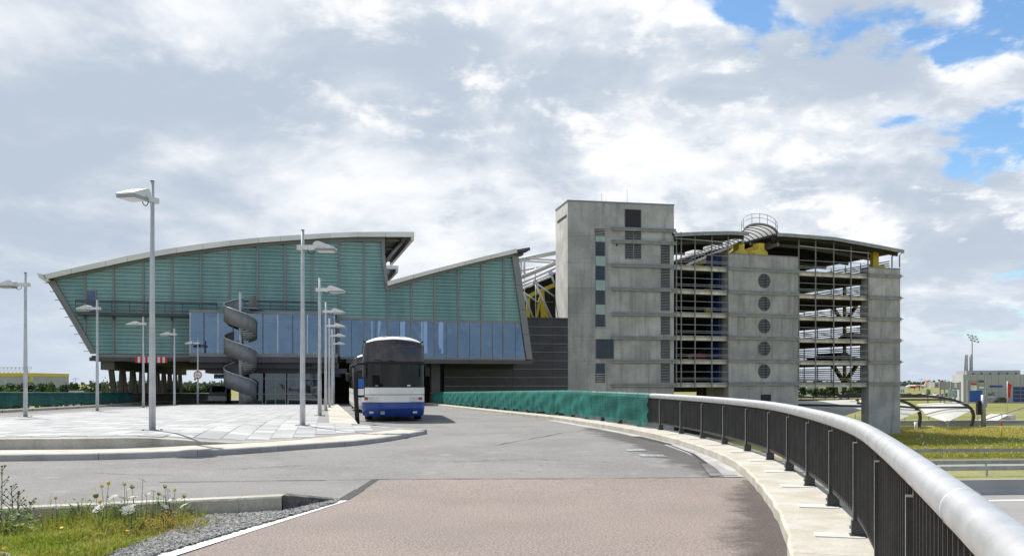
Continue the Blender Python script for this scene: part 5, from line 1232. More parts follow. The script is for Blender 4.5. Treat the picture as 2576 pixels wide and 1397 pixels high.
# ================================================================== verge in the left foreground
def zv_(x, y): return -.03
bed = [(-20, 1335), (20, 1322), (300, 1306), (708, 1287), (790, 1270), (852, 1258), (845, 1266), (600, 1334), (400, 1397), (250, 1450), (-20, 1450)]
mb = MB(); mb.add([on_road(x, y, .003) + Vector((0, 0, .004)) for x, y in bed], [tuple(range(len(bed)))]); tag(mb.build('verge', soil), kind='structure')
gp = [(520, 1300), (708, 1287), (852, 1259), (842, 1266), (620, 1330), (400, 1395), (255, 1448), (170, 1440), (300, 1385), (420, 1345)]
mb = MB(); mb.add([on_road(x, y, .011) for x, y in gp], [tuple(range(len(gp)))]); tag(mb.build('gravel_bed', gravel_base), kind='structure')
def inpoly(x, y, P):
    c = False; j = len(P) - 1
    for i in range(len(P)):
        if (P[i][1] > y) != (P[j][1] > y) and x < (P[j][0]-P[i][0])*(y-P[i][1])/(P[j][1]-P[i][1]) + P[i][0]: c = not c
        j = i
    return c
rnd = random.Random(3)
# broken chippings
mb = MB(); cnt = 0; GW = [(q.x, q.y) for q in (on_road(x, y) for x, y in gp)]; bx0 = min(p[0] for p in GW); bx1 = max(p[0] for p in GW); by0 = min(p[1] for p in GW); by1 = max(p[1] for p in GW)
while cnt < 6500:
    X = rnd.uniform(bx0, bx1); Y = rnd.uniform(by0, by1)
    if not inpoly(X, Y, GW): continue
    s = rnd.uniform(.013, .034); a = rnd.uniform(0, 6.28); u = Vector((math.cos(a), math.sin(a), rnd.uniform(-.5, .5)))*s; v = Vector((-math.sin(a), math.cos(a), rnd.uniform(-.5, .5)))*s*rnd.uniform(.5, .9); w = Vector((rnd.uniform(-.3, .3), rnd.uniform(-.3, .3), 1))*s*rnd.uniform(.35, .7); c = Vector((X, Y, .022 + zr(Y)))
    mb.add([c - u - v*.6, c + u*.8 - v, c + u + v*.7, c - u*.7 + v, c + w - u*.3, c + w*.8 + u*.4], [(0,1,5,4),(1,2,5),(2,3,4,5),(3,0,4),(3,2,1,0)]); cnt += 1
tag(mb.build('gravel', gravel_m), 'grey broken stone chippings between the weeds and the white line', 'gravel', kind='stuff')
# old edging blocks behind the weeds
ek = thing('edging_kerb', 'weathered concrete edging blocks behind the weeds in the left foreground', 'kerb')
front = [on_road(x, y, 0) for x, y in [(-140, 1333), (20, 1322), (240, 1311), (470, 1299), (600, 1292), (708, 1286)]]
HK = .215
def fpt(f):
    f *= len(front) - 1; i = min(int(f), len(front) - 2); return front[i].lerp(front[i+1], f - i)
segs = [(0, .30), (.302, .56), (.562, .80), (.802, 1.)]
for a, b in segs:
    mb = MB(); rws = []
    for k in range(9):
        p = fpt(a + (b-a)*k/8); d = Vector((-.06, 1, 0)).normalized(); ch = .004*math.sin(k*2.7 + a*30); q = p + d*.22
        rws.append([(p.x, p.y, -.05), (p.x, p.y + ch, HK - .02 + ch), (p.x + d.x*.02, p.y + .02, HK + ch*.3), (q.x, q.y, HK), (q.x, q.y, -.05)])
    mb.grid(rws); e = 45; mb.f += [(0,1,2,3,4), tuple(range(e-1, e-6, -1))]; mb.build('kerb_block', old_con, ek)
p = front[-1] + Vector((.02, 0, 0)); q = on_road(846, 1257, 0); d = Vector((-.06, 1, 0)).normalized()*.20; mb = MB()
mb.add([p, p + d, q, q + d*.7, p + Vector((0, 0, HK - .01)), p + d + Vector((0, 0, HK - .01)), q + Vector((0, 0, .012)), q + d*.7 + Vector((0, 0, .012))], [(0,2,6,4),(1,5,7,3),(4,6,7,5),(0,4,5,1),(2,3,7,6)])
mb.build('sloped_block', pmat('broken_edge', (.16, .155, .15), .95, 5, .0, (.07, .068, .066), .8, 30, fine=.3, fscale=30), ek)
# grass: many blades, thick on the left, thinning to the right
gm_ = MB(); gd = MB()
def blade(mb, X, Y, z, h, lean, a, w=.0045):
    d = Vector((math.cos(a), math.sin(a), 0)); s = Vector((-d.y, d.x, 0))*w; p0 = Vector((X, Y, z)); p1 = p0 + d*lean*h*.35 + Vector((0, 0, h*.6)); p2 = p0 + d*lean*h + Vector((0, 0, h*(1 - .35*lean)))
    mb.add([p0 - s, p0 + s, p1 + s*.7, p1 - s*.7, p2], [(0,1,2,3), (3,2,4)])
VP = [(-30, 1330), (20, 1324), (300, 1308), (520, 1298), (600, 1300), (560, 1325), (470, 1345), (420, 1352), (300, 1390), (240, 1420), (-30, 1430)]
VW = [(q.x, q.y) for q in (on_road(x, y) for x, y in VP)]; vx0 = min(p[0] for p in VW); vx1 = max(p[0] for p in VW); vy0 = min(p[1] for p in VW); vy1 = max(p[1] for p in VW); cnt = 0
while cnt < 15000:
    X = rnd.uniform(vx0, vx1); Y = rnd.uniform(vy0, vy1)
    if not inpoly(X, Y, VW): continue
    px_ = CX + X/Y*F; dens = 1 if px_ < 300 else max(.12, 1 - (px_ - 300)/220)
    if rnd.random() > dens: continue
    cl = .5 + .5*math.sin(X*5.1 + 2*math.sin(Y*3.3)); h = rnd.uniform(.04, .125)*(.6 + .7*cl)
    if px_ > 300: h *= .75
    dry = rnd.random() < (.08 + .18*(px_ > 180) + .25*(px_ > 330))
    if rnd.random() < .05: h *= 2.1; dry = dry or rnd.random() < .5
    blade(gd if dry else gm_, X, Y, zr(Y), h, rnd.uniform(.15, .9), rnd.uniform(0, 6.28)); cnt += 1
for k in range(520):       # lone tufts and seedlings on the chippings, long stalks by the kerb
    x = rnd.uniform(300, 720); y = rnd.uniform(1296, 1392); q = on_road(x, y)
    if inpoly(q.x, q.y, GW) and rnd.random() < .55:
        for j in range(9): blade(gd if rnd.random() < .5 else gm_, q.x + rnd.uniform(-.04, .04), q.y + rnd.uniform(-.04, .04), .01, rnd.uniform(.02, .07), rnd.uniform(.3, 1), rnd.uniform(0, 6.28), .004)
for k in range(380):
    q = on_road(rnd.uniform(20, 520), rnd.uniform(1302, 1345)); blade(gd if rnd.random() < .6 else gm_, q.x, q.y, .0, rnd.uniform(.16, .42), rnd.uniform(.05, .5), rnd.uniform(0, 6.28), .0028)
tag(gm_.build('grass', grass_m), 'green grass of the weedy verge in the left foreground', 'grass', kind='stuff')
tag(gd.build('dry_grass', grass_dry), 'straw coloured dry grass mixed into the left foreground verge', 'grass', kind='stuff')
# leafy clumps
def clump(name, label, x, y, rad, h, n, mat, ls=.03):
    p = on_road(x, y, 0); c = thing(name, label, 'plant', tuple(p), 0); mb = MB()
    for k in range(n):
        a = rnd.uniform(0, 6.28); r = rad*math.sqrt(rnd.random()); z = h*rnd.random()**.8*(1 - .55*(r/rad)**2); q = Vector((r*math.cos(a), r*math.sin(a)*.7, z)); d = Vector((math.cos(a), math.sin(a), rnd.uniform(-.2, .8))).normalized(); s = d.cross(Vector((rnd.uniform(-.5, .5), rnd.uniform(-.5, .5), 1))).normalized(); l = ls*rnd.uniform(.6, 1.4)
        mb.add([q, q + d*l*.5 + s*l*.32, q + d*l*1.2, q + d*l*.5 - s*l*.32], [(0,1,2,3)])
    mb.build('leaves', mat, c); mb = MB()
    for k in range(7): a = rnd.uniform(0, 6.28); mb.tube([(0, 0, 0), (rad*.3*math.cos(a), rad*.3*math.sin(a), h*.5), (rad*.5*math.cos(a), rad*.5*math.sin(a), h*.8)], .004, 4)
    mb.build('stems', stem_m, c); return c
clump('leafy_weed', 'dense fresh green leafy weed at the left edge of the picture', 15, 1352, .32, .34, 520, weed_leaf, .035)
clump('leafy_weed', 'dark green leafy weed against the edging kerb below the yellow flowers', 205, 1318, .30, .30, 420, weed_leaf, .032)
clump('leafy_weed', 'second leafy weed against the kerb, right of the dark one', 305, 1312, .26, .24, 330, weed_leaf, .028)
clump('leafy_weed', 'leafy weed at the right end of the flowers against the kerb', 425, 1303, .28, .28, 420, weed_leaf, .028)
clump('orange_weed', 'orange tinged low weed spreading onto the chippings', 430, 1328, .36, .19, 620, weed_orange, .022)
clump('orange_weed', 'smaller orange green weed in front of the kerb among flowers', 345, 1338, .34, .16, 520, weed_orange, .02)
clump('orange_weed', 'sparse reddish weed at the right tip of the verge by the chippings', 500, 1322, .22, .07, 200, weed_orange, .018)
# flowering stalks: picture position of each head and its foot
umb_head = MB()
for k in range(60):
    a = rnd.uniform(0, 6.28); r = math.sqrt(rnd.random()); z = .22*(1 - r*r) + rnd.uniform(-.05, .05); q = Vector((r*math.cos(a), r*math.sin(a), z)); s = .17
    umb_head.add([q + Vector((s*math.cos(t), s*math.sin(t), .05*math.sin(3*t))) for t in (0, 1.26, 2.5, 3.77, 5.03)] + [q + Vector((0, 0, .08))], [(0,1,5),(1,2,5),(2,3,5),(3,4,5),(4,0,5)])
umw = umb_head.mesh('umbel', petal_white)
bud = MB(); bud.tube([(0, 0, -.5), (0, 0, 0), (0, 0, .5)], [.5, .85, .9], 9)
for k in range(16): a = k*.39; bud.add([(.6*math.cos(a), .6*math.sin(a), .3), (.95*math.cos(a+.2), .95*math.sin(a+.2), .9), (.7*math.cos(a+.4), .7*math.sin(a+.4), .3)], [(0,1,2)])
bub = bud.mesh('seed_head', petal_brown); buy = bud.mesh('yellow_head', petal_yellow); bup = bud.mesh('purple_head', petal_purple)
def stalk(label, hx, hy, fx, fy, kind, size, name='wildflower', extra=()):
    f = on_road(fx, fy, 0); h = at(hx, hy, f.y + rnd.uniform(-.05, .05)); q = h - f
    w = thing(name, label, 'flower', tuple(f), 0, 'flowering weeds on the verge'); mb = MB(); m = q*.55 + Vector((rnd.uniform(-.02, .02), .01, 0)); mb.tube([(0, 0, 0), m, q], [.0035, .003, .002], 5); mb.build('stem', stem_m, w)
    for me, dp, s in ((dict(w=umw, b=bub, y=buy, p=bup)[kind], q, size*1.35),) + tuple(extra):
        link('flower_head', me, w, tuple(dp), (R(rnd.uniform(12, 40)), R(rnd.uniform(-14, 14)), rnd.uniform(0, 6)), (s, s, s*(1.15 if kind == 'w' else 1)))
    mb = MB()
    for k in range(5):
        t = rnd.uniform(.1, .8); p = q*t; a = rnd.uniform(0, 6.28); d = Vector((math.cos(a), math.sin(a), .5)); s = Vector((-d.y, d.x, 0))*.006; mb.add([p - s, p + s, p + d*.05], [(0, 1, 2)])
    mb.build('leaves', weed_leaf, w); return w
white = [(359, 1207, 352, 1318, .030, 'tallest white umbel flower, standing above all others against the road'), (285, 1249, 292, 1330, .034, 'white umbel level with the kerb top, leftmost of the upper whites'), (312, 1253, 315, 1330, .038, 'white umbel right of the leftmost upper white one'), (318, 1231, 322, 1322, .024, 'small white umbel above the middle of the kerb'), (335, 1250, 342, 1326, .034, 'cream white umbel left of the tallest one'), (369, 1243, 368, 1320, .030, 'white umbel just right of the tallest flower stalk'), (386, 1234, 384, 1316, .026, 'small white umbel right of the tallest, above the kerb'), (412, 1248, 408, 1316, .034, 'white umbel over the right part of the kerb'), (421, 1230, 420, 1314, .030, 'upper white umbel near the right end of the flowers'), (445, 1256, 440, 1314, .030, 'white umbel resting on the kerb edge at the right'), (249, 1277, 252, 1345, .048, 'big white umbel in front of the kerb, left of the pair'), (321, 1281, 322, 1348, .048, 'big white umbel in front of the kerb, right of the pair'), (414, 1272, 412, 1330, .034, 'white umbel in front of the kerb at the right'), (462, 1271, 452, 1322, .034, 'flat white umbel farthest right above the chippings'), (332, 1271, 330, 1340, .026, 'small white umbel between the two big ones'), (10, 1392, 12, 1430, .034, 'white flower in the bottom left corner')]
for hx, hy, fx, fy, s, lab in white: stalk(lab, hx, hy, fx, fy, 'w', s)
brown = [(313, 1217, 312, 1322, .016, 'brown seed head on a thin stalk left of the tallest umbel'), (332, 1224, 338, 1322, .020, 'brown gold seed head close left of the tallest umbel'), (415, 1223, 410, 1316, .018, 'brown seed head highest on the right side'), (399, 1241, 396, 1316, .018, 'brown seed head between the right white umbels'), (463, 1247, 458, 1316, .018, 'brown seed head farthest right above the kerb'), (241, 1247, 246, 1330, .024, 'tan seed head left of the big white umbel')]
for hx, hy, fx, fy, s, lab in brown: stalk(lab, hx, hy, fx, fy, 'b', s)
stalk('tall branched stalk with yellow flowers at the middle of the verge', 273, 1215, 266, 1345, 'y', .017, extra=((buy, Vector((-.06, 0, .36)), .016), (bub, Vector((.02, 0, .40)), .014), (buy, Vector((-.03, 0, .24)), .014), (bub, Vector((.03, 0, .30)), .012)))
for hx, hy, fx, fy, lab in ((256, 1222, 258, 1340, 'yellow flower left of the branched yellow stalk'), (252, 1262, 255, 1350, 'yellow flower above the left big white umbel'), (332, 1275, 334, 1345, 'yellow flower behind the right big white umbel'), (155, 1327, 158, 1352, 'yellow flower low over the grass on the left'), (215, 1352, 217, 1372, 'yellow flower low in the middle grass'), (12, 1378, 14, 1425, 'yellow flower in the bottom left corner'), (440, 1232, 436, 1314, 'pale yellow flower at the right end above the kerb'), (320, 1335, 322, 1352, 'low yellow flower in front of the right white umbels')): stalk(lab, hx, hy, fx, fy, 'y', .016)
def thistle(label, x, ytop, fx, fy):
    f = on_road(fx, fy, 0); h = at(x, ytop, f.y) - f; w = thing('thistle', label, 'plant', tuple(f), 0, 'purple headed thistles at the left edge'); mb = MB(); mb.tube([(0, 0, 0), h*.5 + Vector((.01, 0, 0)), h], [.007, .005, .003], 5); lv = MB()
    for k in range(11):
        t = .28 + .065*k; a = rnd.uniform(0, 6.28); p = h*t; e = p + Vector((math.cos(a)*.09, math.sin(a)*.09, .09))*(1.2 - .6*t); mb.tube([p, e], .0028, 4)
        if k > 2: link('flower_head', bup, w, tuple(e), (0, 0, a), (.011,)*3)
        for j in range(7): b = p.lerp(e, rnd.random()) ; d = Vector((rnd.uniform(-1, 1), rnd.uniform(-1, 1), rnd.uniform(-.2, .6))).normalized(); s = d.cross(Vector((0, 0, 1))).normalized()*.008; lv.add([b - s, b + s, b + d*.04], [(0, 1, 2)])
    mb.build('stem', stem_m, w); link('flower_head', bup, w, tuple(h), None, (.014,)*3); lv.build('leaves', weed_leaf, w)
thistle('tall thistle at the very left edge of the picture', 5, 1172, 0, 1335); thistle('thistle right of the tallest one, half its height', 28, 1222, 32, 1335); thistle('shorter thistle leaning right near the left edge', 45, 1240, 42, 1330); thistle('lowest thistle before the kerb near the left edge', 75, 1262, 72, 1332)
for hx, hy, fx, fy, lab in ((140, 1252, 143, 1330, 'dry brown grass ear left of the yellow flowers'), (100, 1297, 104, 1345, 'dry brown grass ear low before the left kerb'), (185, 1290, 180, 1345, 'dry brown grass ear before the kerb near the dark weed')): stalk(lab, hx, hy, fx, fy, 'b', .013, 'grass_ear')
# ================================================================== trees
def crown_mesh(seed, nclump, nleaf, ls, mat, squash=.85, gap=.0):
    r = random.Random(seed); mb = MB(); cl = []
    for k in range(nclump):
        a = r.uniform(0, 6.28); e = r.uniform(-.6, 1.); rr_ = r.uniform(.35, .85); cl.append((Vector((rr_*math.cos(a)*math.sqrt(max(.1, 1-e*e*.6)), rr_*math.sin(a)*math.sqrt(max(.1, 1-e*e*.6)), e*.62*squash)), r.uniform(.22, .42)))
    for k in range(nleaf):
        c, s = cl[k % nclump]; d = Vector((r.gauss(0, 1), r.gauss(0, 1), r.gauss(0, 1))).normalized(); p = c + d*s*(r.random()**.35); n = (d + Vector((r.uniform(-.6, .6), r.uniform(-.6, .6), r.uniform(-.2, .9)))).normalized(); t = n.cross(Vector((r.uniform(-1, 1), r.uniform(-1, 1), .3))).normalized(); b = n.cross(t); l = ls*r.uniform(.6, 1.4)
        mb.add([p - t*l - b*l*.5, p + t*l*.3 - b*l*.8, p + t*l + b*l*.3, p - t*l*.2 + b*l*.8], [(0,1,2,3)])
    return mb.mesh('crown', mat)
CM = [crown_mesh(11, 26, 1500, .075, leaf), crown_mesh(12, 30, 1500, .075, leaf), crown_mesh(13, 22, 1400, .08, leaf)]
CP = [crown_mesh(21, 20, 1300, .075, leaf_pale), crown_mesh(22, 24, 1300, .075, leaf_pale)]; CB = [crown_mesh(31, 20, 1200, .08, leaf_bright)]
tk = MB(); tk.tube([(0, 0, 0), (.02, 0, .5), (0, 0, 1)], [.055, .04, .02], 8)
for a in (.3, 2.4, 4.4): tk.tube([(0, 0, .55), (.18*math.cos(a), .18*math.sin(a), .85), (.34*math.cos(a), .34*math.sin(a), 1.1)], [.022, .016, .008], 6)
tkm = tk.mesh('trunk', bark)
def tree(name, label, x, ytop, Z, wpx, meshes, group, cat='tree', low=False, zg=LOW):
    p = at(x, ytop, Z); H = p.z - zg; wr = wpx/F*Z/2; ch = H*.36 if not low else H*.5
    t = thing(name, label, cat, (p.x, Z, zg), rnd.uniform(0, 6.28), group); link('trunk', tkm, t, (0, 0, 0), None, (H*.5, H*.5, H*.62))
    link('crown', rnd.choice(meshes), t, (0, 0, H - ch*1.02), None, (wr*1.1, wr*1.1, ch*1.45)); return t
lt = [(8, 967, 150, 42), (52, 966, 152, 40), (90, 964, 150, 44), (122, 968, 156, 34), (168, 968, 158, 42), (200, 969, 160, 34), (250, 966, 158, 38), (305, 967, 162, 40), (345, 966, 160, 46), (385, 967, 165, 40), (420, 968, 170, 36), (470, 968, 172, 36)]
nm_ = ['leftmost dark round tree behind the left railing', 'second dark tree from the left edge behind the railing', 'third dark tree from the left edge, below the yellow topped hall', 'fourth dark tree from the left edge, right of the yellow topped hall', 'dark tree left of the large silvery bush', 'dark tree directly beside the large silvery bush', 'dark tree half behind the large silvery bush', 'dark tree right of the large silvery bush', 'dark tree close left of the first raking leg', 'dark tree seen between the first raking legs', 'dark tree seen between the middle raking legs', 'dark tree seen far back between the raking legs']
lt += [(515, 969, 178, 36), (552, 969, 182, 38)]; nm_ += ['dark tree seen just left of the van under the hall', 'dark tree seen behind the van under the hall']
for (x, y, Z, w), l in zip(lt, nm_): tree('round_tree', l, x, y - 4, Z, w*1.55, CM, 'dark trees behind the left railing')
for x, y, Z, w, ms, l in ((275, 962, 120, 34, CP, 'large silvery grey bush above the left railing'), (225, 980, 118, 30, CP, 'low silvery bush left of the large one'), (320, 983, 112, 48, CB, 'bright green low shrub right of the large silvery bush'), (370, 981, 118, 44, CP, 'pale bush close to the floodlight pole at the leaning edge'), (425, 966, 122, 50, CP, 'tall pale bush just left of the first raking leg'), (455, 972, 122, 36, CP, 'pale bush between the first raking legs'), (130, 973, 128, 34, CB, 'green shrub below the third and fourth dark trees'), (20, 985, 110, 60, CB, 'low green shrub at the left edge behind the railing')):
    tree('shrub', l, x, y - 2, Z, w*1.25, ms, 'shrubs behind the left railing', 'shrub', True)
for k, (x, y, w, Z, l) in enumerate(((2014, 970, 34, 300, 'dark tree at the left of the gap under the car park'), (2045, 975, 30, 310, 'small tree second from the left in the gap under the car park'), (2075, 972, 36, 300, 'middle tree in the gap under the car park'), (2098, 967, 46, 295, 'big dark tree left of the grey sign panel under the car park'), (2130, 970, 34, 310, 'tree right of the grey sign panel under the car park'), (2157, 967, 44, 295, 'big tree at the right of the gap under the car park'))): tree('round_tree', l, x, y, Z, w, CM, 'trees beyond the motorway')
# a long far hedge line on the horizon
mb = MB(); r_ = random.Random(5)
for k in range(900):
    x = r_.uniform(-700, 1400); Y = r_.uniform(1300, 1700); s = r_.uniform(4, 10); c = Vector((x, Y, LOW + s*.3))
    for j in range(5): d = Vector((r_.gauss(0, 1), r_.gauss(0, .4), abs(r_.gauss(0, .6))))*s*.6; a = Vector((r_.uniform(1, 3), 0, r_.uniform(-.5, .5))); b = Vector((0, r_.uniform(-.5, .5), r_.uniform(1, 2.4))); p = c + d; mb.add([p - a - b, p + a - b, p + a + b, p - a + b], [(0,1,2,3)])
tag(mb.build('far_woodland', pmat('leaf_far', (.10, .135, .085), .9, .01, .3)), 'hazy green woods on the far horizon', 'woodland', kind='stuff')
# ================================================================== low land on the right: motorway, grass, station, far buildings
def low(x, y, dz=0.): return gnd(x, y, LOW + dz)
def lowsheet(name, y0, y1, dz, mat, x0=2450, slope=-.035, X0=5, X1=160):
    """a strip of road at the low level seen between two heights in the picture, running across"""
    a, b = low(x0, y1, 0).y, low(x0, y0, 0).y; k = .10; xr_ = low(x0, y1).x
    mb = MB(); mb.add([(X0, a + k*(X0 - xr_), LOW + dz), (X1, a + k*(X1 - xr_), LOW + dz), (X1, b + k*(X1 - xr_), LOW + dz), (X0, b + k*(X0 - xr_), LOW + dz)], [(0, 1, 2, 3)]); return tag(mb.build(name, mat), kind='structure')
lowsheet('slip_road', 1156, 1171, .006, motorway_m); lowsheet('motorway', 1206, 1229, .006, motorway_m); lowsheet('motorway', 1244, 1420, .006, motorway_m)
lowsheet('lane_line', 1205, 1208, .012, white_paint); lowsheet('lane_line', 1257, 1259.5, .012, white_paint); lowsheet('verge_strip', 1180, 1204, .008, pmat('verge_green', (.17, .19, .07), .9, .5, .0, (.25, .23, .08), fine=.3, fscale=4))
lowsheet('dry_strip', 1106, 1148, .004, pmat('verge_ochre', (.48, .36, .08), .9, .25, .0, (.36, .30, .07), fine=.25, fscale=5)); lowsheet('green_strip', 1148, 1155, .009, pmat('verge_olive', (.16, .16, .04), .9, .6, .4, fine=.3, fscale=4))
def guardrail(label, y, hh=.72, heavy=False):
    base = low(2450, y); k = .10; g = thing('guardrail', label, 'guardrail', (base.x, base.y, LOW), math.atan(k), 'crash barriers along the motorway'); mb = MB(); X0, X1 = -32, 60
    if heavy: mb.prism([(-.3, 0), (.3, 0), (.12, .3), (.09, .85), (-.09, .85), (-.12, .3)], 0, X0, X1); mb.build('barrier_body', panel_grey, g); return
    mb.prism([(-.02, hh - .30), (.05, hh - .27), (-.02, hh - .2), (-.02, hh - .12), (.05, hh - .06), (-.02, hh), (-.04, hh), (-.04, hh - .30)], 0, X0, X1); mb.build('beam', galv, g); x = X0 + 1
    pm_ = MB(); pm_.box(-.05, .05, .051, .14, -.1, hh - .02); pme_ = pm_.mesh('post', galv)
    while x < X1: link('post', pme_, g, (x, 0, 0)); x += 4.
guardrail('crash barrier before the golden grass, farthest of the barriers', 1147); guardrail('crash barrier beyond the slip road, second from the golden grass', 1180); guardrail('crash barrier before the near verge, third from the golden grass', 1197); guardrail('heavy grey barrier in the middle of the motorway', 1241, heavy=True)
# little white flowers in the meadow
mb = MB(); r_ = random.Random(9)
for k in range(220):
    y = r_.uniform(1098, 1150); x = r_.uniform(2300, 2640); p = low(x, y); s = r_.uniform(.02, .05); h = r_.uniform(.25, .5); q = p + Vector((0, 0, h)); mb.add([q + Vector((-s, 0, -s)), q + Vector((s, 0, -s)), q + Vector((s, s, s)), q + Vector((-s, s, s))], [(0,1,2,3)])
tag(mb.build('meadow_flowers', petal_white), 'tiny white flowers scattered over the golden meadow on the right', 'flowers', kind='stuff')
MEADOW = pmat('meadow', (.46, .39, .09), .85, .07, .0, (.27, .31, .07), spec=.15, stretch=(.3, 1.6, 1)); add_transl(MEADOW, .35)
mb = MB()
for k in range(16000):
    y = r_.uniform(1075, 1152); x = r_.uniform(2230, 2640); p = low(x, y); h = r_.uniform(.12, .36); a = r_.uniform(0, 3.14); s = Vector((math.cos(a), math.sin(a), 0))*.05; mb.add([p - s, p + s, p + Vector((r_.uniform(-.12, .12), 0, h))], [(0, 1, 2)])
tag(mb.build('meadow_grass', MEADOW), 'tall golden and green meadow grass below the right railing', 'grass', kind='stuff')
# station canopies: dark arched frames with white membranes
def arch(label, xl, yl, leg, Z, group='arched frames of the station canopy'):
    a = thing('canopy_arch', label, 'canopy', (0, 0, 0), 0, group); base = at(*leg[0], Z)
    mb = MB(); P = [at(x, y, Z) for x, y in leg]; P[0].z = LOW - .1; P = spline(P, .5)
    W = [.30 + .22*min(1, k/len(P)*2) for k in range(len(P))]
    for p, q in zip(P, P[1:]):
        mb.beam(p, q + (q - p)*.08, .34, .55 if q.z > LOW + 2 else .42, (0, 1, 0))
    mb.build('rib', arch_m, a); return a
a1 = arch('arched dark canopy frame nearest the corner pier', 0, 0, [(2310, 1074), (2314, 1048), (2308, 1030), (2285, 1014), (2255, 1005), (2200, 998), (2120, 993), (2050, 990)], 129.)
a2 = arch('arched dark canopy frame farther right, ending the station roof', 0, 0, [(2442, 1072), (2448, 1046), (2440, 1026), (2412, 1010), (2370, 1000), (2310, 994), (2230, 991), (2120, 989)], 134.)
for lab, P, Q, Z0, Z1 in (('white membrane stretched between the two arched canopy frames', [(2306, 1015), (2330, 1044), (2377, 1059)], [(2408, 1010), (2441, 1031), (2377, 1059)], 128, 135), ('white membrane left of the nearest arched frame, cut off by the pier', [(2160, 1004), (2170, 1032), (2235, 1062)], [(2290, 1017), (2313, 1033), (2235, 1062)], 126, 130), ('white membrane seen in the gap between the two piers', [(1985, 1008), (1990, 1040), (2080, 1056)], [(2150, 1004), (2175, 1028), (2080, 1056)], 124, 129)):
    c = thing('membrane_roof', lab, 'canopy', (0, 0, 0), 0, 'white membranes of the station roof'); mb = MB(); rws = []
    A = [at(P[0][0], P[0][1], Z1 + 6), at(P[1][0], P[1][1], (Z0 + Z1)/2), at(P[2][0], P[2][1], Z0 - 6)]; B = [at(Q[0][0], Q[0][1], Z1 + 6), at(Q[1][0], Q[1][1], (Z0 + Z1)/2), at(Q[2][0] + 8, Q[2][1], Z0 - 6)]
    for i in range(9):
        t = i/8*2; a_ = A[0].lerp(A[1], t) if t <= 1 else A[1].lerp(A[2], t - 1); b_ = B[0].lerp(B[1], t) if t <= 1 else B[1].lerp(B[2], t - 1)
        rws.append([a_.lerp(b_, j/8) - Vector((0, 0, .45*math.sin(math.pi*j/8)*math.sin(math.pi*i/8)*-.6)) for j in range(9)])
    mb.grid(rws); mb.build('membrane', membrane, c, True)
    p = at(P[2][0] + 4, P[2][1], Z0 - 6); mb = MB(); mb.tube([p, p + Vector((0, -.3, -.5)), (p.x, p.y - .5, LOW)], [.3, .12, .08], 6); mb.build('tie_down', galv, c)
    for yy_, zz_ in ((Q[1][1] - 9, 0),): a_ = at(P[0][0] - 5, P[0][1] + 9, Z1 - 4); b_ = at(Q[1][0] - 4, Q[1][1] - 8, Z1 - 4); mb = MB(); mb.beam(a_, b_, .22, .28); mb.build('purlin', arch_m, c)
lg = thing('canopy_girder', 'long dark girders running along the station roof behind the arches', 'canopy')
for y, Z in ((1002, 140), (995, 145)): mb = MB(); mb.beam(at(1980, y + 3, Z), at(2400 if y > 1000 else 2330, y + 2, Z), .3, .28); mb.build('girder', arch_m, lg)
pf = thing('station_platform', 'low station platform edge with pale rails behind the arched frames', 'platform')
a = low(2200, 1074); b = low(2560, 1068); mb = MB(); mb.obox(((a.x + b.x)/2 - 10, 137, LOW + .35), (28, 1.5, 0), (-.05, 1.2, 0), (0, 0, .35)); mb.build('edge', panel_grey, pf)
mb = MB(); mb.obox(((a.x + b.x)/2 - 10, 135.7, LOW + .74), (28, 1.5, 0), (-.01, .12, 0), (0, 0, .05)); mb.build('rail', fascia_m, pf)
mb = MB(); mb.obox(((a.x + b.x)/2 - 10, 139, LOW + 1.75), (28, 1.5, 0), (0, .05, 0), (0, 0, .05)); mb.build('rail', fascia_m, pf)
for k in range(14): mb = MB(); x = (a.x + b.x)/2 - 36 + k*4; mb.box(x - .06, x + .06, 139 + (k - 6.5)*.21, 139.1 + (k - 6.5)*.21, LOW, LOW + 1.75); mb.build('rail_post', panel_grey, pf)
wd_ = thing('concrete_wedge', 'pale concrete wedge at the right end of the platform', 'ramp'); A = at(2497, 1062, 142); B = at(2554, 1062, 140); h = at(2554, 1043, 140).z
mb = MB(); mb.add([(A.x, A.y, LOW + .2), (B.x, B.y, LOW), (B.x, B.y + 5, LOW), (A.x, A.y + 5, LOW + .2), (B.x, B.y, h), (B.x, B.y + 5, h), (B.x - 1.3, B.y, h), (B.x - 1.3, B.y + 5, h), (A.x, A.y, LOW), (A.x, A.y + 5, LOW)], [(0,6,7,3),(6,4,5,7),(8,1,4,6,0),(9,3,7,5,2),(1,2,5,4),(8,0,3,9)]); mb.build('wedge_body', concrete_lt, wd_)
def pole(name, label, cat, x, y0, y1, r, mat, Z=None, extra=None):
    Z = Z or low(x, y0).y; p = at(x, y1, Z); o = thing(name, label, cat, (p.x, Z, LOW)); mb = MB(); mb.tube([(0, 0, 0), (0, 0, p.z - LOW)], r, 10); mb.build('shaft', mat, o, True); return o, p.z - LOW
o, h = pole('signal_mast', 'grey steel mast with dark signal box right of the arched frame', 'mast', 2473, 1072, 992, .35, galv); mb = MB(); mb.box(-1.0, -.4, -.3, .3, h - 3.0, h - .9); mb.build('signal_box', rubber, o); mb = MB(); mb.beam((0, 0, h - 3.8), (9, 1, h - 1.2), .15, .15); mb.beam((-6, 0, h - 1.3), (9, 0, h - 1.2), .12, .12); mb.beam((0, 0, h - 4.6), (24, 3, h - 4.3), .18, .18); mb.build('bracket_arm', panel_grey, o)
o, h = pole('marker_post', 'yellow marker post with red top standing in the meadow', 'post', 2518.5, 1100, 1063, .09, yellow_p); mb = MB(); mb.tube([(0, 0, h - .35), (0, 0, h + .05)], .1, 10); mb.build('red_top', red_p, o)
o, h = pole('white_marker', 'short white marker post at the foot of the nearest arch', 'post', 2303, 1082, 1060, .22, sign_white)
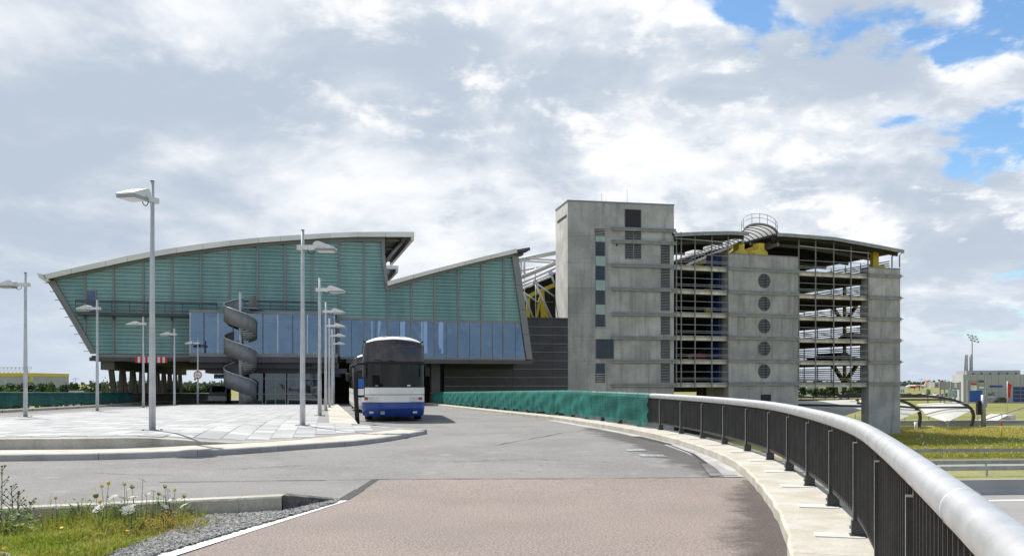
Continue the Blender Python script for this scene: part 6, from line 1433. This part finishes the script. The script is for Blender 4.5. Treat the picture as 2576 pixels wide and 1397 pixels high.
# flag, gantry, billboards
o, h = pole('flag_pole', 'tall thin pole with a drooping red flag before the grey building', 'flag', 2533, 1060, 958, .06, galv_lt, Z=160); mb = MB(); mb.grid([[(.08 + .75*j/4*(1 - .5*i/6), .1*math.sin(j*1.4 + i), h - .2 - i*.42 - .12*j) for j in range(5)] for i in range(7)]); mb.build('flag_cloth', red_p, o)
def board(name, label, x0, x1, y0, y1, Z, mat, ybase, posts_=(0., 1.), cat='sign', extra=()):
    p = at(x0, y1, Z); q = at(x1, y0, Z); o = thing(name, label, cat, (p.x, Z, LOW)); w = q.x - p.x
    mb = MB(); mb.box(0, w, 0, .25, p.z - LOW, q.z - LOW); mb.build('panel', mat, o)
    for f in posts_: mb = MB(); mb.box(w*f - .18, w*f + .18, .26, .6, 0, q.z - LOW + .2); mb.build('post', galv, o)
    for (a0, a1, b0, b1, m2) in extra: u = at(a0, b1, Z); v = at(a1, b0, Z); mb = MB(); mb.box(u.x - p.x, v.x - p.x, -.06, -.01, u.z - LOW, v.z - LOW); mb.build('sign_field', m2, o)
    return o
board('billboard', 'tall grey backed billboard on two posts left of the grey building', 2366, 2388, 959, 979, 230, panel_grey, 1000, (0, .5, 1)); board('billboard', 'second tall sign frame with pale panel close to the grey building', 2394, 2416, 961, 979, 235, panel_grey, 1000, (0, 1), extra=((2400, 2406, 962, 974, sign_white), (2408, 2414, 962, 976, far_grey)))
board('billboard', 'landscape poster billboard below the sign frames', 2387, 2407, 980, 999, 220, poster_m, 1005, (.2, .8)); board('billboard', 'small poster panel right of the parked cars', 2329, 2340, 979, 992, 215, poster_m, 1005, (.5,))
gs = board('sign_gantry', 'large grey direction sign with white red and blue fields before the grey building', 2438, 2478, 955, 980, 240, panel_grey, 1005, (-.06, 1.1), extra=((2441, 2456, 963, 967, red_p), (2441, 2456, 968, 981, sign_white), (2461, 2474, 955, 961, sign_blue), (2461, 2474, 962, 965, yellow_p), (2462, 2474, 971, 976, sign_white), (2443, 2445, 970, 972, sign_blue), (2448, 2450, 970, 972, sign_black), (2443, 2445, 976, 978, sign_blue)))
board('billboard', 'grey square sign panel seen under the car park between trees', 2109, 2117, 969, 984, 250, far_grey, 1000, (.5,))
# grey depot building with chimneys
Zb = 300.; q0 = at(2422.5, 998, Zb); q1 = at(2640, 941, Zb); db = thing('depot_building', 'pale grey metal depot building with two chimneys at the far right', 'building', (q0.x, Zb, LOW), R(-20)); DF = Frame(q0.x, Zb, R(-20)); Wd = DF(2640, 980)[0]; Hd = at(2422, 941, Zb).z - LOW
for k in range(12): ubox('wall_panel', far_grey, db, Wd*k/12 + .03, Wd*(k+1)/12 - .03, 0, .3, 0, Hd)
ubox('body', far_grey, db, 0, Wd, .31, 30, 0, Hd - .05); ubox('parapet', panel_grey, db, 1.2, Wd*.68, 2, 28, Hd, Hd + 1.4)
def dx(x): return DF(x, 980)[0]
def dz(y, x=2490): return max(0., DF(x, y)[1] - LOW)
for k in range(7): ubox('parapet_bracket', beam_dk, db, 3 + k*2.6, 3.5 + k*2.6, 1.8, 1.99, Hd + .05, Hd + .6)
for a, b in ((2430.6, 2435.5), (2436, 2440.6), (2444, 2450)): mb = MB(); r = (dx(b) - dx(a))/2; mb.tube([(dx(a) + r, 6, Hd - 1), (dx(a) + r, 6, dz(889))], r, 14); mb.build('chimney', panel_grey, db, True, flat_caps=True)
ubox('roller_door', sign_blue, db, dx(2438), dx(2470), -.08, -.01, 0, dz(981)); ubox('window_band', far_blue, db, dx(2488), dx(2505), -.08, -.01, dz(973), dz(968)); ubox('window_band', sign_blue, db, dx(2505), dx(2521), -.08, -.01, dz(973), dz(968))
ubox('wall_poster', poster_m, db, dx(2485), dx(2501), -.08, -.01, dz(997), dz(985)); ubox('wall_poster', sign_white, db, dx(2484.5), dx(2501.5), -.09, -.081, dz(998), dz(996))
for i in range(6):
    for j in range(4): ubox('window_pane', far_blue, db, dx(2548) + i*2.3, dx(2548) + i*2.3 + 2.1, -.08, -.01, .3 + j*1.28, .3 + j*1.28 + 1.12)
fm_ = thing('floodlight_mast', 'tall mast with a cluster of floodlights above the depot chimneys', 'mast', (at(2444.6, 990, 305).x, 305, LOW)); hh = at(2444, 858, 305).z - LOW; mb = MB(); mb.tube([(0, 0, 0), (0, 0, hh)], [.35, .15], 8); mb.build('shaft', galv, fm_)
for i in range(3):
    mb = MB(); mb.beam((-1.6 + i*.5, 0, hh + 2.2 - i*.9), (1.6 + i*.3, 0, hh + 1.4 - i*.9), .12, .12); mb.build('crossbar', galv, fm_)
    for k in range(3): mb = MB(); mb.box(-1.6 + i*.5 + k*1.3 - .3, -1.6 + i*.5 + k*1.3 + .3, -.5, .1, hh + 2.1 - i*.9 - k*.3, hh + 2.5 - i*.9 - k*.3); mb.build('floodlight', panel_grey, fm_)
mb = MB(); mb.tube([(0, 0, hh - .5), (0, 0, hh + 2.3)], .1, 6); mb.build('head_tube', galv, fm_)
# parked turboprop far away
Zp = 760.; p0 = at(2306, 978, Zp); ap = thing('parked_aircraft', 'small white and red propeller aircraft parked far away', 'aircraft', (p0.x, Zp, LOW), R(4)); 
mb = MB(); mb.tube([(-10, 0, 3.0), (-9.4, 0, 3.1), (-7, 0, 3.4), (6, 0, 3.4), (10.5, 0, 4.1)], [.2, .9, 1.35, 1.35, .3], 14); mb.build('fuselage', sign_white, ap, True)
mb = MB(); mb.prism([(6.2, 4.4), (8.2, 8.6), (10.4, 8.6), (10.6, 4.2)], 1, -.2, .2); mb.build('tail_fin', sign_white, ap); mb = MB(); mb.prism([(7.9, 8.0), (8.3, 8.9), (11, 8.9), (10.5, 8.0)], 1, -2.5, 2.5); mb.build('tailplane', red_p, ap)
mb = MB(); mb.box(-1.5, 1.2, -13, 13, 4.6, 4.9); mb.build('wing', sign_white, ap)
for s in (-1, 1): mb = MB(); mb.tube([(-3.2, s*4, 4.2), (-2.4, s*4, 4.2), (2.2, s*4, 4.3)], [.2, .55, .35], 10); mb.build('engine', red_p, ap, True); mb = MB(); mb.box(-3.3, -3.2, s*4 - .1, s*4 + .1, 2.6, 5.8); mb.build('propeller', rubber, ap); mb = MB(); mb.box(-.2, .2, s*4 - .15, s*4 + .15, 0, 4.2); mb.build('landing_gear', rubber, ap)
mb = MB(); mb.tube([(-7, -.3, 3.2), (-2, -.3, 3.2)], 1.18, 12); mb.build('red_marking', red_p, ap, True); mb = MB(); mb.tube([(4, -.3, 3.1), (8.5, -.15, 3.7)], [1.2, .7], 12); mb.build('red_marking', red_p, ap, True); mb = MB(); mb.box(-7.6, -7.3, -.1, .1, 0, 2.4); mb.build('landing_gear', rubber, ap)
# small white hut, far terminal
def far_box(name, label, x0, x1, y0, Z, mat, depth=12, stripe=None, cat='building'):
    p = at(x0, 990, Z); q = at(x1, y0, Z); b = thing(name, label, cat, (p.x, Z, LOW)); ubox('wall', mat, b, 0, q.x - p.x, 0, depth, 0, q.z - LOW)
    if stripe: ubox('roof_band', stripe, b, -.1, q.x - p.x + .1, -.1, depth + .1, q.z - LOW - (q.z - LOW)*.18, q.z - LOW + .05)
    for k in range(4): w = (q.x - p.x); mb = MB(); mb.box(w*(k+.25)/4, w*(k+.6)/4, -.12, -.01, (q.z - LOW)*.35, (q.z - LOW)*.55); mb.build('window', far_blue, b)
    return b
far_box('gate_hut', 'small white hut with blue roof band right behind the corner pier', 2255, 2275, 964, 420, sign_white, 6, far_blue)
far_box('far_terminal', 'long pale grey building on the far horizon behind the aircraft', 2350, 2400, 960, 1200, far_grey, 20, cat='building')
far_box('distant_hall', 'low white hall seen between trees under the car park', 2030, 2060, 972, 420, far_grey, 20); far_box('distant_office', 'pale office block behind the trees under the car park', 2118, 2135, 969, 430, sign_white, 20)
yb_ = far_box('yellow_hall', 'grey warehouse with yellow top band at the far left', -60, 80, 938, 480, far_grey, 40); q = at(80, 938, 480); w = q.x - at(-60, 938, 480).x; h = q.z - LOW
ubox('yellow_band', yellow_p, yb_, -.2, w + .2, -.25, 40, h - 1.6, h + .2); ubox('yellow_corner', yellow_p, yb_, w - .6, w + .25, -.3, .5, 0, h)
for k in range(14): mb = MB(); x0_ = w*k/14; mb.beam((x0_, 0, h + .2), (x0_ + w/14, 0, h + 3.2), .15, .2); mb.beam((x0_, 0, h + .2), (x0_, 0, h + 3.2), .15, .2); mb.build('roof_truss', galv_lt, yb_)
mb = MB(); mb.beam((0, 0, h + 3.2), (w, 0, h + 3.2), .3, .3); mb.build('roof_truss', galv_lt, yb_)
hut = at(176, 980, 130); o = thing('site_box', 'white container box behind the left railing beneath the trees', 'container', (hut.x, 130, LOW)); ubox('shell', sign_white, o, -.2, 1.1, 0, 2, 3.2, at(176, 981, 130).z - LOW); ubox('roof', rubber, o, -.9, 1.15, -.1, 2.1, at(176, 981, 130).z - LOW, at(176, 979, 130).z - LOW); ubox('plinth', panel_grey, o, -.1, 1.0, .1, 1.9, 0, 3.2)
# far light masts
for x, y, Z, l in ((190, 949, 420, 'far light mast left of the silvery bush'), (317, 949, 430, 'far light mast above the bright green shrub'), (334, 958, 300, 'shorter far light mast beside the taller one'), (248, 960, 420, 'small far light mast above the silvery bush'), (14, 955, 240, 'light mast before the yellow topped hall'), (2286, 958, 520, 'far light mast over the aircraft nose'), (2316, 951, 480, 'far light mast over the middle of the aircraft'), (2345, 957, 560, 'far light mast behind the aircraft tail'), (2376, 953, 470, 'far light mast behind the tall billboard'), (2405, 952, 480, 'far light mast behind the second sign frame'), (2023, 966, 330, 'white mast left in the gap under the car park'), (2063, 966, 330, 'white mast in the middle of the gap under the car park')):
    p = at(x, y, Z); o = thing('light_mast', l, 'street lamp', (p.x, Z, LOW), 0, 'far light masts'); h = p.z - LOW; mb = MB(); mb.tube([(0, 0, 0), (0, 0, h)], .13, 6); mb.build('shaft', galv_lt, o); mb = MB(); mb.beam((-1.8, 0, h - .5), (1.8, 0, h - .5), .3, .18); mb.build('crossarm', galv, o)
# parked cars
cols = ['white', 'silver', 'grey', 'black', 'blue', 'silver', 'red', 'white']
r_ = random.Random(4); protos = {}
def parked(k, x, Z, group, lab):
    c_ = cols[k % 8]; p = at(x, 990, Z)
    if c_ not in protos: protos[c_] = car('parked_car', lab, (p.x, Z, LOW), R(r_.choice((90, -90, 70, 0))), paint[c_], group=group); return
    n = copy_tree(protos[c_]); n.location = (p.x, Z, LOW); n.rotation_euler = (0, 0, R(r_.choice((90, -90, 60, 180, 0)))); n['label'] = lab; n['group'] = group
k = 0; ORD = 'one two three four five six seven eight nine ten eleven twelve thirteen fourteen fifteen'.split()
for i in range(14): parked(k, 2266 + i*10.5, 400 + (i % 3)*22, 'cars parked before the aircraft', '%s car, number %s from the left in the lot below the distant aircraft' % (cols[k % 8], ORD[i])); k += 1
for i in range(15): parked(k, 2008 + i*11, 380 + (i % 3)*20, 'cars parked beyond the motorway', '%s car, number %s from the left in the gap under the car park' % (cols[k % 8], ORD[i])); k += 1
vp = at(2122, 1003, 350); car('van', 'white van driving past in the gap under the car park', (vp.x, 350, LOW), R(180), paint['white'], True, L=4.8, H=1.9)
vp = at(2514, 998, 290); car('parked_car', 'black off-road car parked before the depot building', (vp.x, 290, LOW), 0, paint['black'], L=4.6, H=1.8)
# cars on the parking decks
for x, lv, w, c_, l in ((2150, 3, 9., 'black', 'dark car parked on the third deck behind the right bay'), (2120, 4, 10., 'grey', 'grey car parked on the second lowest deck in the right bay'), (2070, 4, 12., 'black', 'black car parked on the second lowest deck left of the grey one'), (1760, 4, 5., 'red', 'red car parked low in the left bay of the car park')):
    u = G(x, 800, w)[0]; X, Y = G.world(u, w); car('parked_car', l, (X, Y, LV[lv] - .04), GA + R(180 if x > 2100 else 0), paint[c_], group='cars on the parking decks')
